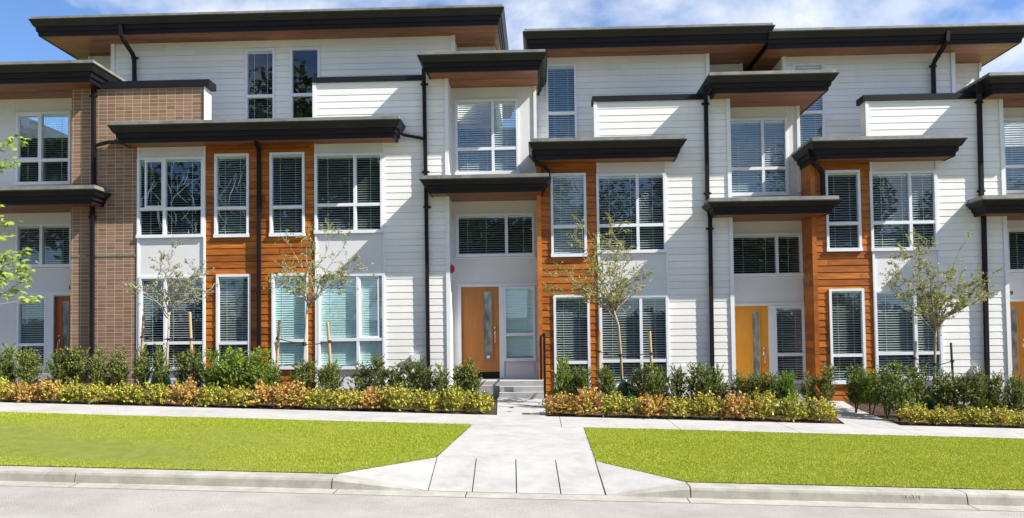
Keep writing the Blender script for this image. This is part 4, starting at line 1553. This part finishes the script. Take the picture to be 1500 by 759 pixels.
seq = ['gold', 'orange', 'orange', 'green', 'gold', 'green', 'gold', 'orange', 'green', 'gold', 'orange', 'orange', 'green', 'gold', 'orange', 'green', 'gold', 'green', 'gold', 'green']
xsL = list(np.linspace(-6, 702, 19))
for i, x in enumerate(xsL):
    m = 'spirea_' + seq[i % len(seq)]
    j = random.uniform(-5, 5)
    spirea(x + j * 0.6, 43 + random.uniform(-3, 5), 556 + 12 * (x / 700) + random.uniform(-2.5, 3.5) + (6 if x > 690 else 0), -4.13 + random.uniform(-0.05, 0.05), m,
           f'{MATW[m]} low shrub, {ORD[18 - i]} from the walkway in the hedge left of it')
seqR = ['orange', 'orange', 'green', 'orange', 'gold', 'gold', 'orange', 'gold', 'green', 'gold']
for i, x in enumerate(np.linspace(822, 1204, 10)):
    m = 'spirea_' + seqR[i]
    spirea(x + random.uniform(-4, 4), 43 + random.uniform(-3, 5), 573 + 7 * (x - 820) / 400 + random.uniform(-3, 3) + (3 if i == 0 else 0), -4.13 + random.uniform(-0.05, 0.05), m,
           f'{MATW[m]} low shrub, {ORD[i]} from the walkway in the hedge right of it')
for i, (x, m) in enumerate([(1342, 'gold'), (1380, 'gold'), (1424, 'green'), (1462, 'gold'), (1500, 'gold')]):
    m = 'spirea_' + m
    spirea(x, 42, 594 + 3 * (x - 1340) / 160 + random.uniform(-2, 2), -4.1, m, f'{MATW[m]} low shrub, {ORD[i]} right of the narrow path')


# -------- staked young trees
def young_tree(trunk, crown, seed, leafmat, bark, label, n_limbs=9, leaves=1300, Y=-2.5):
    """trunk: photo points base..fork; crown: (l, r, t, b) photo box"""
    r = np.random.default_rng(seed)
    P = [at(x, y, Y) for x, y in trunk]
    bx = P[0].x
    bz = zg(bx, Y)
    P[0] = Vector((bx, Y, bz - 0.05))
    l, rr, t_, b = crown
    cl, cr = ax(l, (t_ + b) / 2, Y), ax(rr, (t_ + b) / 2, Y)
    zt_, zb_ = az((l + rr) / 2, t_, Y), az((l + rr) / 2, b, Y)
    fork = P[-1]
    root = empty('young_tree', (bx, Y, bz))
    tag(root, label, 'tree', 'staked young trees in the garden bed')
    tb = MB()
    tb.tube(P, np.linspace(0.030, 0.021, len(P)), 8)
    twigs = []
    cc = Vector(((cl + cr) / 2, Y, (zt_ + zb_) / 2))
    rx, rz_ = (cr - cl) / 2, (zt_ - zb_) / 2
    ry = rx * 0.8
    for i in range(n_limbs):
        a = 2 * math.pi * (i + r.uniform(-0.3, 0.3)) / n_limbs
        ca = math.copysign(abs(math.cos(a)) ** 0.55, math.cos(a))
        el = 1.35 * r.uniform(0.0, 1.0) ** 1.5
        q = r.uniform(0.85, 1.02)
        tgt = Vector((cc.x + ca * math.cos(el) * rx * q, cc.y + math.sin(a) * math.cos(el) * ry * q, cc.z + (math.sin(el) * 1.6 - 0.6) * rz_ * q))
        start = fork - Vector((0, 0, r.uniform(0, 0.22)))
        mid = start.lerp(tgt, 0.45) + Vector((r.normal() * 0.07, r.normal() * 0.07, 0.06 + r.normal() * 0.05))
        q2 = start.lerp(tgt, 0.2) + Vector((r.normal() * 0.03, r.normal() * 0.03, 0.06))
        pts = [start, q2, mid, mid.lerp(tgt, 0.55) + Vector((r.normal() * 0.05, r.normal() * 0.05, r.normal() * 0.05)), tgt]
        tb.tube(pts, [0.014, 0.011, 0.008, 0.005, 0.0025], 5)
        for k in range(12):
            f = r.uniform(0.2, 1.0)
            sgm = min(3, int(f * 4))
            p = pts[sgm].lerp(pts[sgm + 1], f * 4 - sgm)
            d = Vector((r.normal(), r.normal(), r.normal() * 0.6 + 0.25)) + (tgt - start).normalized() * 0.7
            d.normalize()
            ln = r.uniform(0.16, 0.42)
            e = p + d * ln
            m_ = p.lerp(e, 0.5) + Vector((r.normal(), r.normal(), r.normal())) * 0.03
            tb.tube([p, m_, e], [0.0055, 0.004, 0.002], 4)
            twigs.append((p, m_, e))
            for k2 in range(2):
                s2 = m_.lerp(e, r.uniform(0, 0.8))
                d2 = (d + Vector((r.normal(), r.normal(), r.normal())) * 0.7).normalized()
                e2 = s2 + d2 * r.uniform(0.1, 0.22)
                tb.tube([s2, e2], [0.0032, 0.0016], 3)
                twigs.append((s2, s2.lerp(e2, 0.5), e2))
    tb.build('trunk', bark, root, root.location, smooth=True)
    C, D = [], []
    wts = r.uniform(0.15, 1, len(twigs)) ** 1.6
    wts /= wts.sum()
    for k in r.choice(len(twigs), leaves, p=wts):
        p, m_, e = twigs[k]
        f = r.uniform(0.15, 1.05)
        q = p.lerp(e, f)
        C.append((q.x + r.normal() * 0.014, q.y + r.normal() * 0.014, q.z + r.normal() * 0.014))
        D.append(tuple((e - p).normalized() * 0.6 + Vector((r.normal(), r.normal(), r.normal() - 0.3)) * 0.7))
    C = np.array(C); D = np.array(D)
    L = r.uniform(0.028, 0.055, len(C))
    V = leaf_quads(C, D, L, L * 0.5) - np.array(root.location)
    arr_mesh('crown', V, 4, leafmat, root)
    return root


TY = -2.5
young_tree([(243, 560), (245, 520), (247, 480), (247, 456)], (196, 314, 372, 462), 5, 'pale_leaf', 'bark_pale', 'pale thin staked tree in front of the window beside the brick wall', 9, 3000)
young_tree([(443, 575), (445.5, 520), (448, 478), (451, 440)], (386, 550, 338, 442), 8, 'olive_leaf', 'bark_pale', 'staked tree with reddish twigs in front of the cedar and the closed pale blinds', 10, 3200)
young_tree([(913, 590), (909.5, 520), (906, 478), (898, 452)], (796, 950, 312, 462), 12, 'olive_leaf', 'bark_tan', 'staked tree spreading before the middle cedar bay', 14, 5200)
young_tree([(1366, 600), (1369, 540), (1370, 500), (1371, 478)], (1296, 1444, 330, 474), 17, 'olive_leaf', 'bark_tan', 'leafiest staked tree, before the right white siding', 14, 6400)


def stake(top, base_x, Y, label, trunk_px=None, tie_y=None, mat='stake', thin=1.0):
    p = at(top[0], top[1], Y)
    bx = ax(base_x, 575, Y)
    z = zg(bx, Y)
    root = empty('tree_stake', (bx, Y, z))
    tag(root, label, 'stake', 'wooden stakes of the young trees')
    mb = MB()
    mb.tube([(bx, Y, z - 0.1), (p.x, Y, p.z - 0.02), (p.x, Y, p.z)], [0.031 * thin, 0.029 * thin, 0.024 * thin], 9)
    mb.build('post', mat, root, root.location)
    if trunk_px:
        s = at((top[0] * 0.6 + base_x * 0.4), tie_y[0], Y)
        e = at(trunk_px, tie_y[1], TY)
        mb = MB()
        mid = (s + e) / 2 - Vector((0, 0, 0.02))
        mb.tube([s, mid, e], 0.009, 5)
        for q, rad in ((s, 0.038), (e, 0.037)):
            mb.tube([(q.x, q.y, q.z - 0.02), (q.x, q.y, q.z + 0.02)], rad, 8)
        mb.build('tie', 'strap', root, root.location)


stake((210, 461), 205, TY + .05, 'short tan stake left of the leftmost young tree', 246, (494, 497))
stake((278, 457), 284, TY + .05, 'long tan stake right of the leftmost young tree', 246, (497, 497))
stake((409, 469), 402, TY + .05, 'tan stake left of the second young tree, before the cedar wall', 446, (496, 503))
stake((480, 472), 488, TY + .05, 'tan stake right of the second young tree, before the pale blinds', 446, (500, 505))
stake((878.5, 484), 876, TY + .05, 'tan stake left of the third young tree, at the cedar edge', 909, (515, 521))
stake((951.5, 485), 958, TY + .05, 'tan stake right of the third young tree, before dark blinds', 909, (518, 520))
stake((1341, 500), 1336, TY + .05, 'grey stake left of the rightmost young tree', 1369, (525, 533), 'bark_pale')
stake((1393, 502), 1398, TY + .05, 'brown stake right of the rightmost young tree, before white siding', 1369, (529, 534), 'bark_dark', 0.75)


# -------- watering bags round the trunks
def water_bag(px, top_py, base_py, w, mat, label, Y=TY - 0.02, flap=True, seed=0):
    r = random.Random(seed)
    x = ax(px, base_py, Y)
    z = zg(x, Y)
    h = az(px, top_py, Y) - z
    root = empty('watering_bag', (x, Y, z))
    tag(root, label, 'watering bag', 'watering bags at the tree feet')
    mb = MB()
    N, K = 18, 9
    prof = [(1.0, 0.0), (1.08, 0.12), (1.1, 0.3), (1.04, 0.48), (0.92, 0.62), (0.74, 0.74), (0.52, 0.86), (0.34, 0.95), (0.24, 1.0)]
    rings = []
    for rad, f in prof:
        ring = []
        for j in range(N):
            a = 2 * math.pi * j / N
            wob = 1 + 0.07 * math.sin(3 * a + f * 5 + seed) + 0.05 * math.sin(7 * a + f * 9) + r.uniform(-0.02, 0.02)
            ring.append(len(mb.v))
            mb.v.append((x + math.cos(a) * w / 2 * rad * wob, Y + math.sin(a) * w / 2 * rad * wob * 0.8, z + h * f + 0.012 * math.sin(2 * a + seed)))
        rings.append(ring)
    for A, B in zip(rings, rings[1:]):
        for j in range(N):
            mb.f.append((A[j], A[(j + 1) % N], B[(j + 1) % N], B[j])); mb.mi.append(0)
    mb.build('body', mat, root, root.location, smooth=True)
    if flap:
        fb = MB()
        for s in (-1, 1):
            fb.tube([(x + s * w * 0.2, Y - w * 0.34, z + h * 0.72), (x + s * w * 0.32, Y - w * 0.44, z + h * 0.85), (x + s * w * 0.1, Y - w * 0.36, z + h * 0.98)], 0.012, 6)
        fb.build('handle_strap', 'strap', root, root.location)


water_bag(236, 534, 562, 0.36, 'bag_teal', 'faded teal watering bag at the foot of the leftmost young tree', Y=TY - 0.35, seed=1)
water_bag(916, 556, 590, 0.34, 'bag_green', 'green watering bag at the foot of the third young tree', seed=2)
water_bag(1366, 566, 604, 0.44, 'bag_green', 'dark green watering bag at the foot of the rightmost young tree', seed=3)
# slumped cloth corner of the third tree's bag hangs to the right
mb = MB()
P0 = at(916, 560, TY - 0.1); P1 = at(931, 566, TY - 0.25); P2 = at(946, 577, TY - 0.3); P3 = at(926, 582, TY - 0.25)
N = 10
g_ = [[None] * (N + 1) for _ in range(N + 1)]
for i in range(N + 1):
    for j in range(N + 1):
        u, w_ = i / N, j / N
        a_ = P0.lerp(P1.lerp(P2, u), u)
        b_ = P0.lerp(P3, u)
        q = a_.lerp(b_, w_)
        g_[i][j] = q + Vector((0, -0.03 * math.sin(u * 9 + w_ * 5), 0.012 * math.sin(w_ * 12 + u * 3)))
for i in range(N):
    for j in range(N): mb.face([g_[i][j], g_[i + 1][j], g_[i + 1][j + 1], g_[i][j + 1]])
tarp = mb.build('bag_flap', 'bag_green', None, tuple(P3))
tag(tarp, 'loose green flap of plastic lying right of the third young tree trunk', 'plastic flap')
sm = tarp.modifiers.new('thick', 'SOLIDIFY'); sm.thickness = 0.006


# -------- street maple at the left edge (its branches reach into the picture)
def maple_leaf_poly():
    ang = [(-90, 0.0), (-55, 0.32), (-20, 0.55), (-8, 0.30), (25, 0.82), (45, 0.42), (70, 0.6), (90, 1.0), (110, 0.6), (135, 0.42), (155, 0.82), (188, 0.30), (200, 0.55), (235, 0.32)]
    return np.array([(math.cos(math.radians(a)) * q, math.sin(math.radians(a)) * q + 0.25, 0) for a, q in ang])


MY = -7.0
mx_ = ax(-150, 620, MY)
mz = zg(mx_, MY)
root = empty('maple_tree', (mx_, MY, mz))
tag(root, 'young maple with lime green leaves reaching in at the left picture edge', 'tree')
tb = MB()
topz = az(-100, 120, MY)
tb.tube([(mx_, MY, mz - .1), (mx_ + .02, MY, mz + 1.2), (mx_ + .05, MY + .02, mz + 2.4), (mx_ + .1, MY, topz + 0.6)], [0.075, 0.06, 0.045, 0.012], 10)
twig_ends = []
branch_px = [(8, 212), (30, 204), (5, 240), (22, 238), (-5, 300), (3, 322), (8, 345), (22, 378), (40, 366), (46, 388), (12, 400), (32, 405), (8, 430), (28, 424), (49, 437), (36, 398), (-10, 260), (-30, 210), (-25, 350), (-20, 410), (14, 372), (2, 385), (6, 408)]
for (bx_, by_) in branch_px:
    Yb = MY + random.uniform(-0.35, 0.35)
    e = at(bx_, by_, Yb)
    f = min(0.95, max(0.25, (e.z - mz - 0.25) / (topz + 0.6 - mz)))
    s = Vector((mx_ + 0.08 * f, MY, mz + (topz + 0.6 - mz) * f - 0.25))
    m_ = s.lerp(e, 0.55) + Vector((0, 0, 0.08))
    tb.tube([s, m_, e], [0.012, 0.007, 0.003], 5)
    twig_ends.append((e, (e - m_).normalized()))
for k in range(60):      # the rest of the crown, out of frame
    a = random.uniform(0, 6.28)
    zz = random.uniform(mz + 1.6, topz + 0.8)
    e = Vector((mx_ - 0.35 + math.cos(a) * random.uniform(0.3, 0.85), MY + math.sin(a) * random.uniform(0.3, 1.1), zz))
    s = Vector((mx_ + 0.05, MY, zz - 0.35))
    tb.tube([s, e], [0.01, 0.003], 4)
    twig_ends.append((e, (e - s).normalized()))
tb.build('trunk', 'bark_tan', root, root.location, smooth=True)
lp = maple_leaf_poly()
Vs = []
for (e, d) in twig_ends:
    for k in range(15):
        c = e - d * random.uniform(0, 0.16) + Vector((random.gauss(0, 0.06), random.gauss(0, 0.06), random.gauss(0, 0.04)))
        size = random.uniform(0.05, 0.095)
        nrm = Vector((random.gauss(0, 0.5), random.gauss(-0.3, 0.5), 1)).normalized()
        u = Vector((d.x + random.gauss(0, 0.6), d.y + random.gauss(0, 0.6), -0.5)).normalized()
        u = (u - nrm * u.dot(nrm)).normalized()
        w_ = nrm.cross(u)
        for q in lp:
            bend = -0.35 * abs(q[0]) * size - 0.2 * q[1] * q[1] * size
            pt = c + w_ * (q[0] * size) + u * (q[1] * size) + nrm * bend
            Vs.append(tuple(pt - root.location))
arr_mesh('crown', np.array(Vs), len(lp), 'maple_leaf', root)


# -------- street trees across the road (behind the camera, seen in the window panes)
def far_tree_mesh(seed, n=7000):
    r = np.random.default_rng(seed)
    blobs = [(r.normal(0, 0.9, 3) * np.array([1.3, 1.3, 1.3]) + np.array([0, 0, 6.0]), r.uniform(1.0, 1.9)) for _ in range(12)]
    C = []
    for k in range(n):
        c, q = blobs[r.integers(12)]
        d = r.normal(size=3); d /= np.linalg.norm(d)
        C.append(c + d * q * r.uniform(0.5, 1.0))
    C = np.array(C)
    L = r.uniform(0.14, 0.30, n)
    return leaf_quads(C, r.normal(size=(n, 3)), L, L * 0.6)


FT = []
for k in range(3):
    o = arr_mesh('crown', far_tree_mesh(40 + k), 4, 'tree_leaf')
    tb = MB()
    tb.tube([(0, 0, -0.2), (0.05, 0, 2.5), (0, 0.1, 6.0)], [0.22, 0.16, 0.06], 8)
    s = tb.build('trunk', 'bark_dark')
    FT.append((o.data, s.data))
    bpy.data.objects.remove(o); bpy.data.objects.remove(s)
for i, (x, y, s) in enumerate([(-36, -33, 1.8), (-30.5, -32, 2.0), (-24.5, -31, 1.25), (-19, -34, 1.5), (-14.5, -31, 2.1), (-9.5, -33, 1.45), (-5, -30.5, 1.2), (-0.5, -34, 1.4), (4.5, -31, 1.15), (9, -33, 1.3), (13.5, -31, 1.2), (18, -34, 1.5), (22.5, -31, 1.2), (27, -33, 1.35), (32, -31, 1.4)]):
    root = empty('street_tree', (x, y, zg(x, y)))
    root.scale = (s * 1.05, s * 1.05, s)
    root.rotation_euler.z = i * 1.3
    tag(root, f'dark green street tree across the road, {ORD[i]} from the left, seen only in the panes', 'tree', 'trees across the road')
    a, b = FT[i % 3]
    for nm, me in (('crown', a), ('trunk', b)):
        o = bpy.data.objects.new(nm, me); COL.objects.link(o); o.parent = root

hb = rng.uniform(0, 1, (26000, 3)) * np.array([84, 1.6, 3.6]) + np.array([-42, -0.8, 0.0])  # unseen hedge, added so the lower panes reflect dark instead of sky
hb[:, 2] *= 1 + 0.18 * np.sin(hb[:, 0] * 0.9) + 0.1 * np.sin(hb[:, 0] * 2.3 + 1)
hl = rng.uniform(0.22, 0.42, len(hb))
hq = leaf_quads(hb, rng.normal(size=hb.shape), hl, hl * 0.6)
ho = empty('hedge', (0, -27.5, zg(0, -27.5)))
tag(ho, 'long dark green hedge added across the road to darken the pane reflections', 'hedge')
arr_mesh('foliage', hq, 4, 'tree_leaf', ho)
hm = MB()
hm.box(-42, 42, -0.5, 0.5, -1.2, 2.9)
hm.build('core', 'mulch', ho)

# ================================================================== LIGHT
sd = Vector((1.0, -0.325, 1.0)).normalized()      # towards the sun
W = bpy.data.worlds.new('World')
S.world = W
W.use_nodes = True
nt = W.node_tree
nt.nodes.clear()
out = nt.nodes.new('ShaderNodeOutputWorld')
bg = nt.nodes.new('ShaderNodeBackground')
sky = nt.nodes.new('ShaderNodeTexSky')
sky.sky_type = 'NISHITA'
sky.sun_disc = False
sky.sun_elevation = math.asin(sd.z)
sky.sun_rotation = math.atan2(sd.x, sd.y)
sky.air_density = 0.85
sky.dust_density = 0.05
sky.ozone_density = 3.0
bg.inputs['Strength'].default_value = 0.085
tc = nt.nodes.new('ShaderNodeTexCoord')
mp = nt.nodes.new('ShaderNodeMapping')
mp.inputs['Scale'].default_value = (1.0, 1.0, 1.5)
nz = nt.nodes.new('ShaderNodeTexNoise')
nz.inputs['Scale'].default_value = 4.2
nz.inputs['Detail'].default_value = 8
nz.inputs['Roughness'].default_value = 0.55
nz.inputs['Distortion'].default_value = 0.15
rp = nt.nodes.new('ShaderNodeValToRGB')
rp.color_ramp.elements[0].position = 0.45
rp.color_ramp.elements[1].position = 0.63
mxn = nt.nodes.new('ShaderNodeMix')
mxn.data_type = 'RGBA'
mxn.inputs[7].default_value = (5.5, 5.8, 6.3, 1)
nt.links.new(tc.outputs['Generated'], mp.inputs[0])
nt.links.new(mp.outputs[0], nz.inputs['Vector'])
nt.links.new(nz.outputs['Fac'], rp.inputs[0])
nt.links.new(rp.outputs[0], mxn.inputs[0])
tint = nt.nodes.new('ShaderNodeMix')
tint.data_type = 'RGBA'
tint.blend_type = 'MULTIPLY'
tint.inputs[0].default_value = 1.0
tint.inputs[7].default_value = (0.86, 1.00, 1.18, 1)
nt.links.new(sky.outputs[0], tint.inputs[6])
nt.links.new(tint.outputs[2], mxn.inputs[6])
nt.links.new(mxn.outputs[2], bg.inputs[0])
nt.links.new(bg.outputs[0], out.inputs[0])

ld = bpy.data.lights.new('sun', 'SUN')
ld.energy = 5.0
ld.angle = math.radians(0.5)
ld.color = (1.0, 0.95, 0.86)
lo = bpy.data.objects.new('sun', ld)
COL.objects.link(lo)
lo.rotation_euler = sd.to_track_quat('Z', 'Y').to_euler()
lo.location = (10, -10, 20)

vs = S.view_settings
vs.view_transform = 'Standard'
vs.look = 'None'
vs.exposure = 1.05
vs.gamma = 1.0
vs.use_curve_mapping = False
S.render.engine = 'CYCLES'
S.cycles.use_denoising = True
S.cycles.max_bounces = 8
S.cycles.transparent_max_bounces = 12
